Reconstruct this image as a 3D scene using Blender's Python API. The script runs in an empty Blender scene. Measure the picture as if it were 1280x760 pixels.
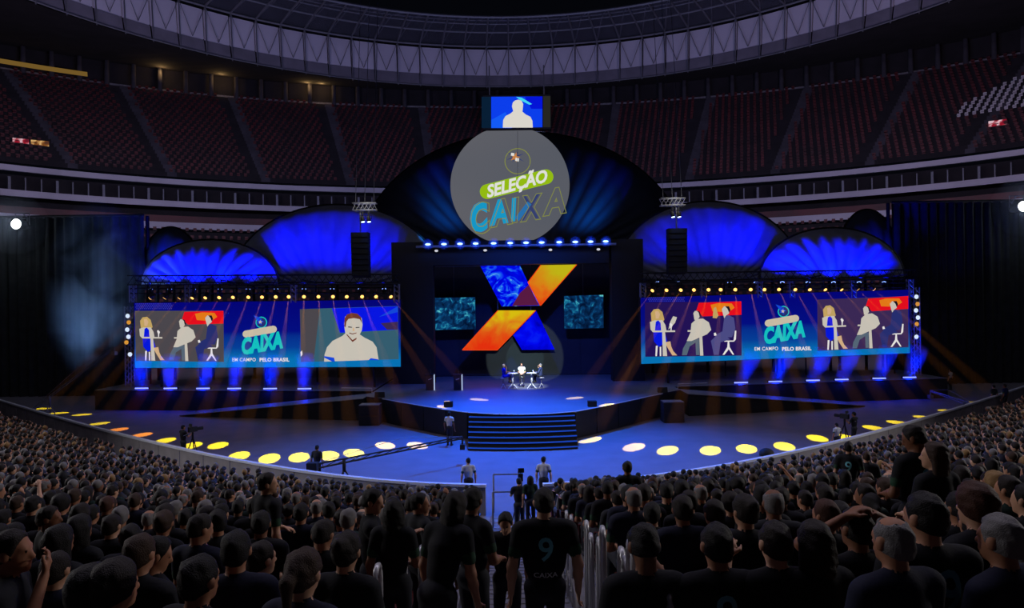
import bpy, bmesh, math, random
import numpy as np
from mathutils import Matrix, Vector
from mathutils.bvhtree import BVHTree

random.seed(7); rng = np.random.default_rng(7)
scene = bpy.context.scene
C = scene.collection
PI = math.pi
R = math.radians

# ------------------------------------------------------------------ camera
F = 900.0                      # focal length in pixels of the 1280 wide frame
CAM_H = 7.4
ROLL = R(0.8)
cam_data = bpy.data.cameras.new('camera')
cam_data.sensor_fit = 'HORIZONTAL'; cam_data.sensor_width = 36.0
cam_data.lens = F / 1280.0 * 36.0
cam_data.clip_end = 1000; cam_data.clip_start = 0.05
cam = bpy.data.objects.new('camera', cam_data); C.objects.link(cam)
cam.matrix_world = Matrix.Translation((0, 0, CAM_H)) @ Matrix.Rotation(PI/2, 4, 'X') @ Matrix.Rotation(-ROLL, 4, 'Z')
scene.camera = cam

# ------------------------------------------------------------------ world, view
scene.view_settings.view_transform = 'Standard'
scene.view_settings.look = 'None'
scene.view_settings.gamma = 1.0
scene.view_settings.exposure = 0.0
scene.view_settings.use_curve_mapping = False
world = bpy.data.worlds.new('night_sky'); scene.world = world
world.use_nodes = True
bg = world.node_tree.nodes['Background']
bg.inputs[0].default_value = (0.10, 0.12, 0.22, 1); bg.inputs[1].default_value = 0.012
cy = scene.cycles
cy.max_bounces = 4; cy.diffuse_bounces = 2; cy.glossy_bounces = 2; cy.transmission_bounces = 3
cy.volume_bounces = 0; cy.transparent_max_bounces = 12
cy.caustics_reflective = False; cy.caustics_refractive = False
cy.sample_clamp_indirect = 3.0

def lamp(name, kind, loc, target, color, power, size=None, blend=0.3, radius=0.05, sx=None, sy=None, parent=None, shadow=True):
    d = bpy.data.lights.new(name, kind); d.color = color; d.energy = power
    if kind == 'SPOT':
        d.spot_size = size; d.spot_blend = blend; d.shadow_soft_size = radius
    elif kind == 'AREA':
        d.shape = 'RECTANGLE'; d.size = sx; d.size_y = sy
    else:
        d.shadow_soft_size = radius
    o = bpy.data.objects.new(name, d); C.objects.link(o)
    loc = Vector(loc); t = Vector(target)
    o.matrix_world = Matrix.Translation(loc) @ (t - loc).to_track_quat('-Z', 'Y').to_matrix().to_4x4()
    if parent is not None:
        o.parent = parent; o.matrix_parent_inverse = parent.matrix_basis.inverted()
    return o

X0 = 0.6                      # axis of the stage
# unseen soft fill lamps added over the stand and the floor
lamp('crowd_fill', 'AREA', (0, 20, 34), (0, 9, 2), (0.84, 0.76, 0.96), 4500, sx=60, sy=10)
lamp('crowd_fill', 'SPOT', (-48, 26, 17), (-19, 22, 3), (1.0, 0.95, 0.95), 26000, size=R(58), blend=1, radius=2)
lamp('crowd_fill', 'SPOT', (50, 28, 17), (21, 23, 3), (1.0, 0.93, 0.88), 26000, size=R(58), blend=1, radius=2)
# unseen area lamps added below to light the roof ring
lamp('roof_fill', 'AREA', (0, 66, 24), (0, 90, 60), (0.40, 0.47, 1.0), 8200, sx=30, sy=8)
lamp('roof_fill', 'AREA', (36, 60, 24), (55, 100, 50), (0.75, 0.45, 0.75), 2500, sx=12, sy=8)
lamp('roof_fill', 'AREA', (-36, 60, 24), (-55, 100, 50), (0.75, 0.5, 0.85), 2200, sx=12, sy=8)

for sx_ in (-1, 1):      # unseen wash added to brighten the balcony fronts
    lamp('balcony_fill', 'AREA', (sx_*34, 70, 22), (sx_*64, 104, 25), (0.72, 0.70, 1.0), 3200, sx=16, sy=2)

# ------------------------------------------------------------------ pixel -> world on a chosen depth
CR, SR = math.cos(ROLL), math.sin(ROLL)
def ray(px, py):
    dx, dy = px - 640.0, 380.0 - py
    return (dx*CR + dy*SR)/F, (-dx*SR + dy*CR)/F
def at(px, py, Y):
    u, v = ray(px, py)
    return Vector((u*Y, Y, CAM_H + v*Y))
def onz(px, py, z):
    u, v = ray(px, py)
    Y = (z - CAM_H)/v
    return Vector((u*Y, Y, z))
def onplane(px, py, p0, n):
    u, v = ray(px, py)
    d = Vector((u, 1, v)); o = Vector((0, 0, CAM_H))
    t = (p0 - o).dot(n)/d.dot(n)
    return o + d*t

# ------------------------------------------------------------------ materials
def lin(c):
    return tuple((x/12.92 if x <= .04045 else ((x+.055)/1.055)**2.4) for x in c)
def rgb(r, g, b):
    return lin((r/255, g/255, b/255))
MATS = {}
def mat(name, col=(.5, .5, .5), rough=.6, metal=0.0, noise=0.0, scale=6.0, bump=0.0, bscale=40.0, spec=0.5, wave=None):
    if name in MATS: return MATS[name]
    m = bpy.data.materials.new(name); m.use_nodes = True
    nt = m.node_tree; b = nt.nodes['Principled BSDF']
    b.inputs['Base Color'].default_value = (*col, 1); b.inputs['Roughness'].default_value = rough
    b.inputs['Metallic'].default_value = metal; b.inputs['Specular IOR Level'].default_value = spec
    tc = nt.nodes.new('ShaderNodeTexCoord')
    if noise > 0:
        n = nt.nodes.new('ShaderNodeTexNoise'); n.inputs['Scale'].default_value = scale; n.inputs['Detail'].default_value = 3
        nt.links.new(tc.outputs['Object'], n.inputs['Vector'])
        r = nt.nodes.new('ShaderNodeValToRGB')
        r.color_ramp.elements[0].position = .3; r.color_ramp.elements[1].position = .7
        r.color_ramp.elements[0].color = (*[c*(1-noise) for c in col], 1)
        r.color_ramp.elements[1].color = (*[min(1, c*(1+noise)) for c in col], 1)
        nt.links.new(n.outputs['Fac'], r.inputs['Fac']); nt.links.new(r.outputs['Color'], b.inputs['Base Color'])
    if bump > 0:
        n2 = nt.nodes.new('ShaderNodeTexNoise'); n2.inputs['Scale'].default_value = bscale
        nt.links.new(tc.outputs['Object'], n2.inputs['Vector'])
        bp = nt.nodes.new('ShaderNodeBump'); bp.inputs['Strength'].default_value = bump; bp.inputs['Distance'].default_value = .05
        nt.links.new(n2.outputs['Fac'], bp.inputs['Height']); nt.links.new(bp.outputs['Normal'], b.inputs['Normal'])
    MATS[name] = m
    return m
def glow(name, col, strength=1.0, sample=False):
    if name in MATS: return MATS[name]
    m = bpy.data.materials.new(name); m.use_nodes = True
    nt = m.node_tree; nt.nodes.clear()
    e = nt.nodes.new('ShaderNodeEmission'); e.inputs[0].default_value = (*col, 1); e.inputs[1].default_value = strength
    o = nt.nodes.new('ShaderNodeOutputMaterial'); nt.links.new(e.outputs[0], o.inputs[0])
    m.cycles.emission_sampling = 'AUTO' if sample else 'NONE'
    MATS[name] = m
    return m
def glow_noise(name, cols, scale=1.0, strength=1.0, detail=4.0, dist=1.0, pos=None):
    """A screen picture: a flat moving-clip pattern shown by the panel."""
    m = bpy.data.materials.new(name); m.use_nodes = True
    nt = m.node_tree; nt.nodes.clear()
    tc = nt.nodes.new('ShaderNodeTexCoord'); n = nt.nodes.new('ShaderNodeTexNoise')
    n.inputs['Scale'].default_value = scale; n.inputs['Detail'].default_value = detail; n.inputs['Distortion'].default_value = dist
    nt.links.new(tc.outputs['Object'], n.inputs['Vector'])
    r = nt.nodes.new('ShaderNodeValToRGB')
    el = r.color_ramp.elements
    while len(el) < len(cols): el.new(.5)
    for i, c in enumerate(cols):
        el[i].position = pos[i] if pos else .25 + .5*i/(len(cols)-1); el[i].color = (*c, 1)
    nt.links.new(n.outputs['Fac'], r.inputs['Fac'])
    e = nt.nodes.new('ShaderNodeEmission'); e.inputs[1].default_value = strength
    nt.links.new(r.outputs['Color'], e.inputs[0])
    o = nt.nodes.new('ShaderNodeOutputMaterial'); nt.links.new(e.outputs[0], o.inputs[0])
    m.cycles.emission_sampling = 'NONE'
    MATS[name] = m
    return m
def haze_mat(name, density, col=(1, 1, 1), aniso=0.0):
    if name in MATS: return MATS[name]
    m = bpy.data.materials.new(name); m.use_nodes = True
    nt = m.node_tree; nt.nodes.clear()
    v = nt.nodes.new('ShaderNodeVolumeScatter'); v.inputs['Color'].default_value = (*col, 1)
    v.inputs['Density'].default_value = density; v.inputs['Anisotropy'].default_value = aniso
    o = nt.nodes.new('ShaderNodeOutputMaterial'); nt.links.new(v.outputs[0], o.inputs['Volume'])
    m.cycles.homogeneous_volume = True
    MATS[name] = m
    return m

# ------------------------------------------------------------------ mesh builder
class MB:
    def __init__(s): s.v = []; s.f = []; s.m = []; s.smooth = []
    def add(s, verts, faces, mi=0, smooth=False):
        o = len(s.v); s.v += [tuple(v) for v in verts]
        for f in faces: s.f.append([i+o for i in f]); s.m.append(mi); s.smooth.append(smooth)
        return s
    def box(s, c, d, mi=0, M=None):
        x, y, z = c; a, b, h = d[0]/2, d[1]/2, d[2]/2
        vs = [(x+i*a, y+j*b, z+k*h) for k in (-1, 1) for j in (-1, 1) for i in (-1, 1)]
        if M is not None: vs = [M @ Vector(v) for v in vs]
        return s.add(vs, [(0, 2, 3, 1), (4, 5, 7, 6), (0, 1, 5, 4), (2, 6, 7, 3), (0, 4, 6, 2), (1, 3, 7, 5)], mi)
    def tube(s, pts, r, n=6, mi=0, caps=True, closed=False):
        pts = [Vector(p) for p in pts]; rs = r if isinstance(r, (list, tuple)) else [r]*len(pts)
        rings = []; N = len(pts)
        for i, p in enumerate(pts):
            a = pts[i-1] if (i > 0 or closed) else p; b = pts[(i+1) % N] if (i < N-1 or closed) else p
            t = (b-a); t = t.normalized() if t.length > 1e-9 else Vector((0, 0, 1))
            up = Vector((0, 0, 1)) if abs(t.z) < .95 else Vector((1, 0, 0))
            u = t.cross(up).normalized(); w = t.cross(u)
            rings.append([p + (u*math.cos(2*PI*k/n) + w*math.sin(2*PI*k/n))*rs[i] for k in range(n)])
        vs = [v for ring in rings for v in ring]; fs = []
        for i in range(N if closed else N-1):
            j = (i+1) % N
            for k in range(n):
                fs.append((i*n+k, i*n+(k+1) % n, j*n+(k+1) % n, j*n+k))
        if caps and not closed: fs += [tuple(range(n))[::-1], tuple((N-1)*n+k for k in range(n))]
        return s.add(vs, fs, mi, n > 6)
    def cyl(s, a, b, r1, r2=None, n=12, mi=0):
        return s.tube([a, b], [r1, r1 if r2 is None else r2], n, mi)
    def poly(s, pts, mi=0): return s.add(pts, [tuple(range(len(pts)))], mi)
    def prism(s, pts, z0, z1, mi=0, mside=None):
        n = len(pts); vs = [(p[0], p[1], z0) for p in pts] + [(p[0], p[1], z1) for p in pts]
        s.add(vs, [tuple(range(n))[::-1], tuple(n+i for i in range(n))], mi)
        return s.add(vs, [(i, (i+1) % n, n+(i+1) % n, n+i) for i in range(n)], mi if mside is None else mside)
    def sphere(s, c, r, nu=12, nv=8, mi=0):
        rx, ry, rz = r if isinstance(r, (tuple, list)) else (r, r, r)
        vs = [(c[0], c[1], c[2]-rz)]
        for j in range(1, nv):
            t = -PI/2 + PI*j/nv
            for i in range(nu):
                a = 2*PI*i/nu; vs.append((c[0]+rx*math.cos(t)*math.cos(a), c[1]+ry*math.cos(t)*math.sin(a), c[2]+rz*math.sin(t)))
        vs.append((c[0], c[1], c[2]+rz)); L = len(vs)-1; fs = []
        for i in range(nu):
            fs.append((0, 1+(i+1) % nu, 1+i)); o = 1+(nv-2)*nu; fs.append((L, o+i, o+(i+1) % nu))
            for j in range(nv-2):
                a = 1+j*nu; fs.append((a+i, a+(i+1) % nu, a+nu+(i+1) % nu, a+nu+i))
        return s.add(vs, fs, mi, True)
    def mesh(s, name, mats):
        me = bpy.data.meshes.new(name); me.from_pydata(s.v, [], s.f)
        for m in (mats if isinstance(mats, (list, tuple)) else [mats]): me.materials.append(m)
        me.polygons.foreach_set('material_index', s.m); me.polygons.foreach_set('use_smooth', s.smooth)
        me.update(); return me
def link(name, me, parent=None, world=False):
    o = bpy.data.objects.new(name, me); C.objects.link(o)
    if parent is not None:
        o.parent = parent
        if world:
            def full(q): return q.matrix_basis if q.parent is None else full(q.parent) @ q.matrix_parent_inverse @ q.matrix_basis
            o.matrix_parent_inverse = full(parent).inverted()
    return o
def obj(name, mb, mats, parent=None, world=True): return link(name, mb.mesh(name, mats), parent, world)
def tag(o, label, cat, group=None, kind=None):
    if label: o['label'] = label
    if cat: o['category'] = cat
    if group: o['group'] = group
    if kind: o['kind'] = kind
    return o
def thing(name, label, cat, loc=(0, 0, 0), rotz=0, group=None):
    o = bpy.data.objects.new(name, None); C.objects.link(o); o.empty_display_size = .1
    o.matrix_basis = Matrix.Translation(Vector(loc)) @ Matrix.Rotation(rotz, 4, 'Z')
    return tag(o, label, cat, group)
def struct(name, mb, mats, parent=None):
    o = obj(name, mb, mats, parent)
    if parent is None: o['kind'] = 'structure'
    return o
def dup(root, M=None, label=None, group=None):
    def cp(o, par):
        c = o.copy(); C.objects.link(c); c.parent = par
        if par is not None: c.matrix_parent_inverse = o.matrix_parent_inverse.copy()
        for ch in o.children: cp(ch, c)
        return c
    r = cp(root, None)
    if M is not None: r.matrix_basis = M
    if label: r['label'] = label
    if group: r['group'] = group
    return r
def text_mesh(body, size=1.0, shear=0.0, bold=0.0, outline=0.0, extrude=0.0, spacing=1.0):
    cu = bpy.data.curves.new('txt', 'FONT'); cu.body = body; cu.size = size; cu.shear = shear
    cu.align_x = 'CENTER'; cu.align_y = 'CENTER'; cu.offset = bold; cu.space_character = spacing; cu.resolution_u = 3
    if outline > 0:
        cu.fill_mode = 'NONE'; cu.bevel_depth = outline; cu.bevel_resolution = 0
    cu.extrude = extrude
    o = bpy.data.objects.new('txt', cu); C.objects.link(o)
    dg = bpy.context.evaluated_depsgraph_get()
    me = bpy.data.meshes.new_from_object(o.evaluated_get(dg))
    bpy.data.objects.remove(o); bpy.data.curves.remove(cu)
    return me
ORD = ['zeroth', 'first', 'second', 'third', 'fourth', 'fifth', 'sixth', 'seventh', 'eighth', 'ninth', 'tenth', 'eleventh', 'twelfth', 'thirteenth',
       'fourteenth', 'fifteenth', 'sixteenth', 'seventeenth', 'eighteenth', 'nineteenth', 'twentieth'] + ['twenty-' + w for w in
       ['first', 'second', 'third', 'fourth', 'fifth', 'sixth', 'seventh', 'eighth', 'ninth']] + ['thirtieth'] + ['thirty-' + w for w in ['first', 'second', 'third', 'fourth', 'fifth', 'sixth', 'seventh', 'eighth', 'ninth']] + ['fortieth']
# ------------------------------------------------------------------ base materials
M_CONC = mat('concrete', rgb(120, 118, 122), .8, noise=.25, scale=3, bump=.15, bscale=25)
M_FLOOR = mat('arena_floor', rgb(110, 104, 116), .75, noise=.10, scale=.8, bump=.06, bscale=20)
M_DARK2 = mat('stair_concrete', rgb(62, 60, 68), .9, noise=.3, scale=.5)
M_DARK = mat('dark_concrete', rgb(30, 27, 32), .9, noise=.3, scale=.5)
M_ROOF = mat('roof_underside', rgb(34, 30, 34), .95, noise=.4, scale=.3)
M_RED = mat('red_seat', rgb(82, 12, 16), .55, noise=.45, scale=.25)
M_WHITE_SEAT = mat('white_seat', rgb(205, 200, 205), .5)
M_MEMB = mat('roof_membrane', rgb(205, 200, 215), .7, noise=.08, scale=.15)
M_MEMB2 = mat('roof_membrane_grey', rgb(120, 116, 128), .7, noise=.15, scale=.4)
M_STEEL = mat('grey_steel', rgb(120, 120, 128), .5, metal=.4, noise=.1, scale=5)
M_TRUSS = mat('truss_aluminium', rgb(165, 165, 170), .4, metal=.7, noise=.1, scale=5)
M_FASCIA = mat('fascia_white', rgb(185, 182, 195), .6, noise=.12, scale=.2)
M_BLACK = mat('black_drape', rgb(40, 44, 46), .95, noise=.3, scale=1.5)
M_MATT = mat('matt_black', rgb(18, 18, 20), .7, noise=.2, scale=4)
M_SHELL = mat('shell_fabric', rgb(135, 140, 160), .8, noise=.3, scale=.35, bump=.5, bscale=1.2)
M_SHELLD = mat('shell_fabric_navy', rgb(58, 66, 96), .8, noise=.25, scale=.3, bump=.4, bscale=1.0)
M_STAGE = mat('stage_deck', rgb(104, 110, 122), .55, noise=.08, scale=.6, bump=.04)
M_SKIRT = mat('stage_skirt', rgb(30, 32, 38), .9, noise=.2, scale=2)
M_TRIM = mat('white_edge_trim', rgb(215, 220, 230), .4, noise=.05)
M_WALLP = mat('barrier_panel', rgb(140, 136, 140), .8, noise=.18, scale=1.2)
M_LENS_Y = glow('amber_lens', (1.0, .5, .12), 2.2)
M_LENS_B = glow('blue_lens', (.25, .4, 1.0), 3.0)
M_LENS_W = glow('white_lens', (.9, .95, 1.0), 9.0)
M_LENS_C = glow('cold_lens', (.6, .85, 1.0), 4.0)

# ------------------------------------------------------------------ arena floor
mb = MB(); mb.prism([(-110, 12), (110, 12), (110, 150), (-110, 150)], -.3, 0)
floor = struct('floor', mb, M_FLOOR)

# ------------------------------------------------------------------ the stand the camera is in
def bx(x): return 25.2 + math.sqrt(100 + (.95*x)**2) - 10
XS = np.linspace(-62, 62, 1241)
CURVE = np.stack([XS, 25.2 + np.sqrt(100 + (.95*XS)**2) - 10], 1)
SLOPE = (.95**2*XS)/np.sqrt(100 + (.95*XS)**2)
NRM = np.stack([SLOPE, -np.ones_like(XS)], 1); NRM /= np.linalg.norm(NRM, axis=1)[:, None]
def dist_barrier(x, y): return float(np.sqrt(((CURVE - np.array([x, y]))**2).sum(1)).min())
ROWS, TREAD = 31, .8
def row_h(k): return .05 if k < 3 else .13 + .233*.8*k
DZ = {-1: -.12, 1: .05}
def tread_z(x, y):
    d = dist_barrier(x, y); k = min(max(int((d-.4)/TREAD), 0), ROWS-1)
    return row_h(k) + (DZ[-1 if x < 0 else 1] if k >= 3 else 0)
AISLE = .74
def row_pt(k, i, extra=0.0):
    d = .4 + TREAD*k + extra
    return CURVE[i] + NRM[i]*d
idx = list(range(40, 1201, 10))
for k in range(ROWS):
    mb = MB(); z0 = -.2
    for side in (-1, 1):
        z = row_h(k) + (DZ[side] if k >= 3 else 0)
        ids = [i for i in idx if (XS[i] < -.85 if side < 0 else XS[i] > .85)]
        edge = 615 - 5 if False else None
        a = [row_pt(k, i) for i in ids]; b = [row_pt(k, i, TREAD) for i in ids]
        # close the row at the aisle
        e0, e1 = (side*AISLE, bx(side*AISLE) - .4 - TREAD*k), (side*AISLE, bx(side*AISLE) - .4 - TREAD*(k+1))
        if side < 0: a.append(np.array(e0)); b.append(np.array(e1))
        else: a.insert(0, np.array(e0)); b.insert(0, np.array(e1))
        if k == 0 or True:
            pts = [(p[0], p[1]) for p in a] + [(p[0], p[1]) for p in b[::-1]]
        n = len(a); vs = []
        for p in a: vs += [(p[0], p[1], z0), (p[0], p[1], z)]
        for p in b: vs += [(p[0], p[1], z0), (p[0], p[1], z)]
        fs = []
        for i in range(n-1):
            fs.append((2*i, 2*i+2, 2*i+3, 2*i+1))                       # riser
            fs.append((2*i+1, 2*i+3, 2*n+2*i+3, 2*n+2*i+1))             # tread
            fs.append((2*n+2*i, 2*n+2*i+1, 2*n+2*i+3, 2*n+2*i+2))
        ee = n-1 if side < 0 else 0
        fs.append((2*ee, 2*ee+1, 2*n+2*ee+1, 2*n+2*ee))
        mb.add(vs, fs)
    if k == 0:
        terrace = struct('floor_terrace', mb, M_CONC)
    else:
        obj('terrace_step', mb, M_CONC, terrace)
def aisle_z(y):
    k = min(max(int((bx(0) - y - .4)/TREAD), 0), ROWS-1)
    return max(row_h(k) - .25, .02)
for k in range(ROWS*2):
    d0 = .4 + .4*k; z = max(row_h(k//2) - .25, .02) + (.0 if k % 2 == 0 or k < 6 else .09)
    mb = MB(); mb.box((0, bx(0)-d0-.2, (z-.2)/2), (2*AISLE-.02, .4, z+.2))
    mb.box((0, bx(0)-d0-.03, z+.004), (2*AISLE-.06, .05, .008), 1)
    obj('aisle_step', mb, [M_CONC, M_CONC], terrace)

# ------------------------------------------------------------------ front barrier: panels and a top rail, open at the aisle
bar = thing('front_barrier', 'grey panelled barrier with a pale top rail curving along the front of the stand', 'barrier', (0, bx(0), 0))
s = 1.05
for side in (-1, 1):
    x = side*1.0
    while abs(x) < 40:
        sl = (.95**2*x)/math.sqrt(100 + (.95*x)**2); x2 = x + side*2.0/math.sqrt(1+sl*sl)
        p, q = Vector((x, bx(x), 0)), Vector((x2, bx(x2), 0)); t = (q-p).normalized(); n = Vector((t.y, -t.x, 0))
        mb = MB(); P = p + t*.02; Q = q - t*.02
        vs = [P-n*.04, Q-n*.04, Q+n*.04, P+n*.04]
        mb.prism([(v.x, v.y) for v in (vs if n.y*side < 0 or True else vs)], 0, 1.0); obj('panel', mb, M_WALLP, bar)
        mb = MB(); vs = [p-n*.10, q-n*.10, q+n*.08, p+n*.08]
        mb.prism([(v.x, v.y) for v in vs], 1.0, 1.09); obj('rail', mb, M_TRIM, bar)
        x = x2
# low dark cable trays on the floor inside the barrier
for i, (xa, xb) in enumerate([(-6.6, -4.3), (-3.6, -1.5), (3.2, 5.0), (5.4, 7.2), (9.3, 10.6)]):
    mb = MB(); Y1, Y2 = bx(xa)+1.5, bx(xb)+1.5
    p, q = Vector((xa, Y1, 0)), Vector((xb, Y2, 0)); t = (q-p).normalized(); n = Vector((t.y, -t.x, 0))
    mb.prism([((p-n*.22).x, (p-n*.22).y), ((q-n*.22).x, (q-n*.22).y), ((q+n*.22).x, (q+n*.22).y), ((p+n*.22).x, (p+n*.22).y)], 0, .22)
    o = obj('floor_monitor', mb, M_MATT)
    tag(o, ['long black floor speaker inside the barrier, just past the jib crane base', 'long black floor speaker inside the barrier, facing the bottom of the stairs',
            'long black floor speaker inside the barrier, first past the gate toward the two-scene screen', 'long black floor speaker inside the barrier, second past the gate toward the two-scene screen',
            'short black floor speaker inside the barrier, third past the gate'][i], 'speaker', 'floor speakers along the barrier')

# gate rails at the aisle end
def pipe_rail(name, label, pts_list, r, m, parent_loc, names=None):
    t = thing(name, label, 'railing', parent_loc)
    for i, pts in enumerate(pts_list):
        mb = MB(); mb.tube(pts, r, 8); obj((names or ['post', 'post', 'top_rail'])[i], mb, m, t)
    return t
for i, (x1, x2, y, z) in enumerate([(-.75, .15, 25.6, 1.35), (-.72, .05, 23.6, 1.25)]):
    zb = 0 if i == 0 else aisle_z(y)
    pipe_rail('gate_rail', ['tubular steel rail across the gap in the barrier, behind the camera crew', 'tubular steel rail at the foot of the aisle steps'][i],
              [[(x1, y, zb), (x1, y, z)], [(x2, y, zb), (x2, y, z)], [(x1, y, z), (x2, y, z)]], .03, M_STEEL, (x1, y, zb))

# hoop handrails on both sides of the aisle
hoop = None
def make_hoop(loc, label, h=.95, w=.2):
    global hoop
    if hoop is None:
        hoop = thing('handrail_hoop', label, 'handrail', loc, 0, 'hoop handrails along the aisle')
        pts = [(0, -w/2, 0), (0, -w/2, h-w/2)]
        for k in range(1, 8):
            a = PI - PI*k/8; pts.append((0, math.cos(a)*w/2, h-w/2+math.sin(a)*w/2*1.3))
        pts += [(0, w/2, h-w/2), (0, w/2, 0)]
        mb = MB(); mb.tube(pts, .021, 10); obj('tube', mb, M_HOOP, hoop, world=False)
        for sgn in (-1, 1):
            mb = MB(); mb.cyl((0, sgn*w/2, 0), (0, sgn*w/2, .015), .04, n=10); obj('foot_plate', mb, M_STEEL, hoop, world=False)
        return hoop
    return dup(hoop, Matrix.Translation(Vector(loc)) @ Matrix.Rotation(random.uniform(-.5, .5)*0, 4, 'Z'), label)
M_HOOP = mat('hoop_steel', rgb(205, 207, 212), .3, metal=.25, noise=.1)

# ------------------------------------------------------------------ stadium bowl (ellipse about (0,65))
CX, CY = 0.0, 65.0
def ell(a, b, ang, z): return (CX + a*math.sin(ang), CY + b*math.cos(ang), z)
def band(mb, a0, b0, z0, a1, b1, z1, A0=-1.75, A1=1.75, n=120, mi=0):
    vs = []; fs = []
    for i in range(n+1):
        t = A0 + (A1-A0)*i/n; vs += [ell(a0, b0, t, z0), ell(a1, b1, t, z1)]
    for i in range(n): fs.append((2*i, 2*i+2, 2*i+3, 2*i+1))
    return mb.add(vs, fs, mi)
H0 = CAM_H
# upper tier steps
mb = MB(); NR = 26
A_in, B_in, Z_in, A_out, B_out, Z_out = 84, 61, H0+20.6, 105, 75, H0+38
for k in range(NR):
    f0, f1 = k/NR, (k+1)/NR
    a0, b0, a1, b1 = A_in+(A_out-A_in)*f0, B_in+(B_out-B_in)*f0, A_in+(A_out-A_in)*f1, B_in+(B_out-B_in)*f1
    z0, z1 = Z_in+(Z_out-Z_in)*f0, Z_in+(Z_out-Z_in)*f1
    band(mb, a0, b0, z0, a0, b0, z1, n=90); band(mb, a0, b0, z1, a1, b1, z1, n=90)
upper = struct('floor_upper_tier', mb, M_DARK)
# aisle stairs of the upper tier: pale strips
for t in [-1.25, -1.05, -.86, -.68, -.5, -.33, -.16, .02, .2, .37, .54, .72, .9, 1.08, 1.27]:
    mb = MB(); w = .009
    for k in range(NR):
        f0, f1 = k/NR, (k+1)/NR; z1 = Z_in+(Z_out-Z_in)*f1 + .05; z0 = Z_in+(Z_out-Z_in)*f0+.05
        P = [ell(A_in+(A_out-A_in)*f-.05, B_in+(B_out-B_in)*f-.05, t+s, z) for f, z in ((f0, z0), (f0, z1), (f1, z1)) for s in (-w, w)]
        mb.add(P, [(0, 1, 3, 2), (2, 3, 5, 4)])
    obj('stair', mb, M_DARK2, upper)
# seats of the tiers (thousands, a few pixels each): one object
def seat_block(a, b, z, t, c, s=1.0):
    ca, sa = math.cos(t), math.sin(t)
    out = []
    for (w, d, h, oy, oz) in ((.46*s, .06, .5, .12, .45), (.46*s, .42, .06, -.1, .38)):
        for kz in (-1, 1):
            for ky in (-1, 1):
                for kx in (-1, 1):
                    lx, ly, lz = kx*w/2, oy+ky*d/2, oz+kz*h/2
                    out.append((c[0]+lx*ca+ly*sa, c[1]-lx*sa+ly*ca, z+lz))
    return out
BOXF = np.array([(0, 2, 3, 1), (4, 5, 7, 6), (0, 1, 5, 4), (2, 6, 7, 3), (0, 4, 6, 2), (1, 3, 7, 5)])
def seat_mass(name, tiers, material, skip, step=1.1, parent=None):
    V = []
    for (a0, b0, z0, a1, b1, z1, nr, A0, A1) in tiers:
        for k in range(nr):
            f = (k+.55)/nr; a = a0+(a1-a0)*f; b = b0+(b1-b0)*f; z = z0+(z1-z0)*(k+1)/nr
            t = A0
            while t < A1:
                c = ell(a, b, t, z)
                t += step/math.hypot(a*math.cos(t), b*math.sin(t))
                if skip(t, k, c): continue
                nang = math.atan2(math.sin(t)/a, math.cos(t)/b)
                V += seat_block(a, b, z, nang, c)
    V = np.array(V); nb = len(V)//8
    Fa = (BOXF[None] + 8*np.arange(nb)[:, None, None]).reshape(-1, 4)
    me = bpy.data.meshes.new(name); me.from_pydata(V.tolist(), [], Fa.tolist()); me.materials.append(material)
    o = link(name, me); o['kind'] = 'stuff'; return o
def in_white(c):
    x, y = 640 + F*c[0]/c[1], 380 - F*(c[2]+.4-CAM_H)/c[1]
    dx, dy = x-640, y-380; x, y = 640 + dx*CR + dy*SR, 380 - dx*SR + dy*CR      # the picture's own tilt
    if not (1193 < x < 1300): return False
    top = 128 - (x-1205)*.47 if x > 1205 else 128 + (1205-x)*1.6
    return top < y < 149 - (x-1193)*.16
STAIRS = [-1.25, -1.05, -.86, -.68, -.5, -.33, -.16, .02, .2, .37, .54, .72, .9, 1.08, 1.27]
def z_of(k): return Z_in+(Z_out-Z_in)*(k+1)/NR
def skipu(t, k, c):
    return any(abs(t-s) < .014 for s in STAIRS) or in_white((c[0], c[1], z_of(k))) or abs(t) > 1.3
o = seat_mass('tier_seating', [(A_in, B_in, Z_in, A_out, B_out, Z_out, NR, -1.3, 1.3)], M_RED, skipu)
o['label'] = 'dark red seats filling the empty upper tier'
# lower far tier behind the stage
mb = MB()
for k in range(14):
    f0, f1 = k/14, (k+1)/14
    band(mb, 66+14*f0, 44+13*f0, 2+17*f0, 66+14*f0, 44+13*f0, 2+17*f1, -1.3, 1.3, 60)
    band(mb, 66+14*f0, 44+13*f0, 2+17*f1, 66+14*f1, 44+13*f1, 2+17*f1, -1.3, 1.3, 60)
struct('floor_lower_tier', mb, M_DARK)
o = seat_mass('lower_tier_seating', [(66, 44, 2, 80, 57, 19, 14, -1.15, 1.15)], M_RED, lambda t, k, c: abs(t) < .2)
o['label'] = 'dark red seats of the empty tier behind the stage shells'
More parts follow.
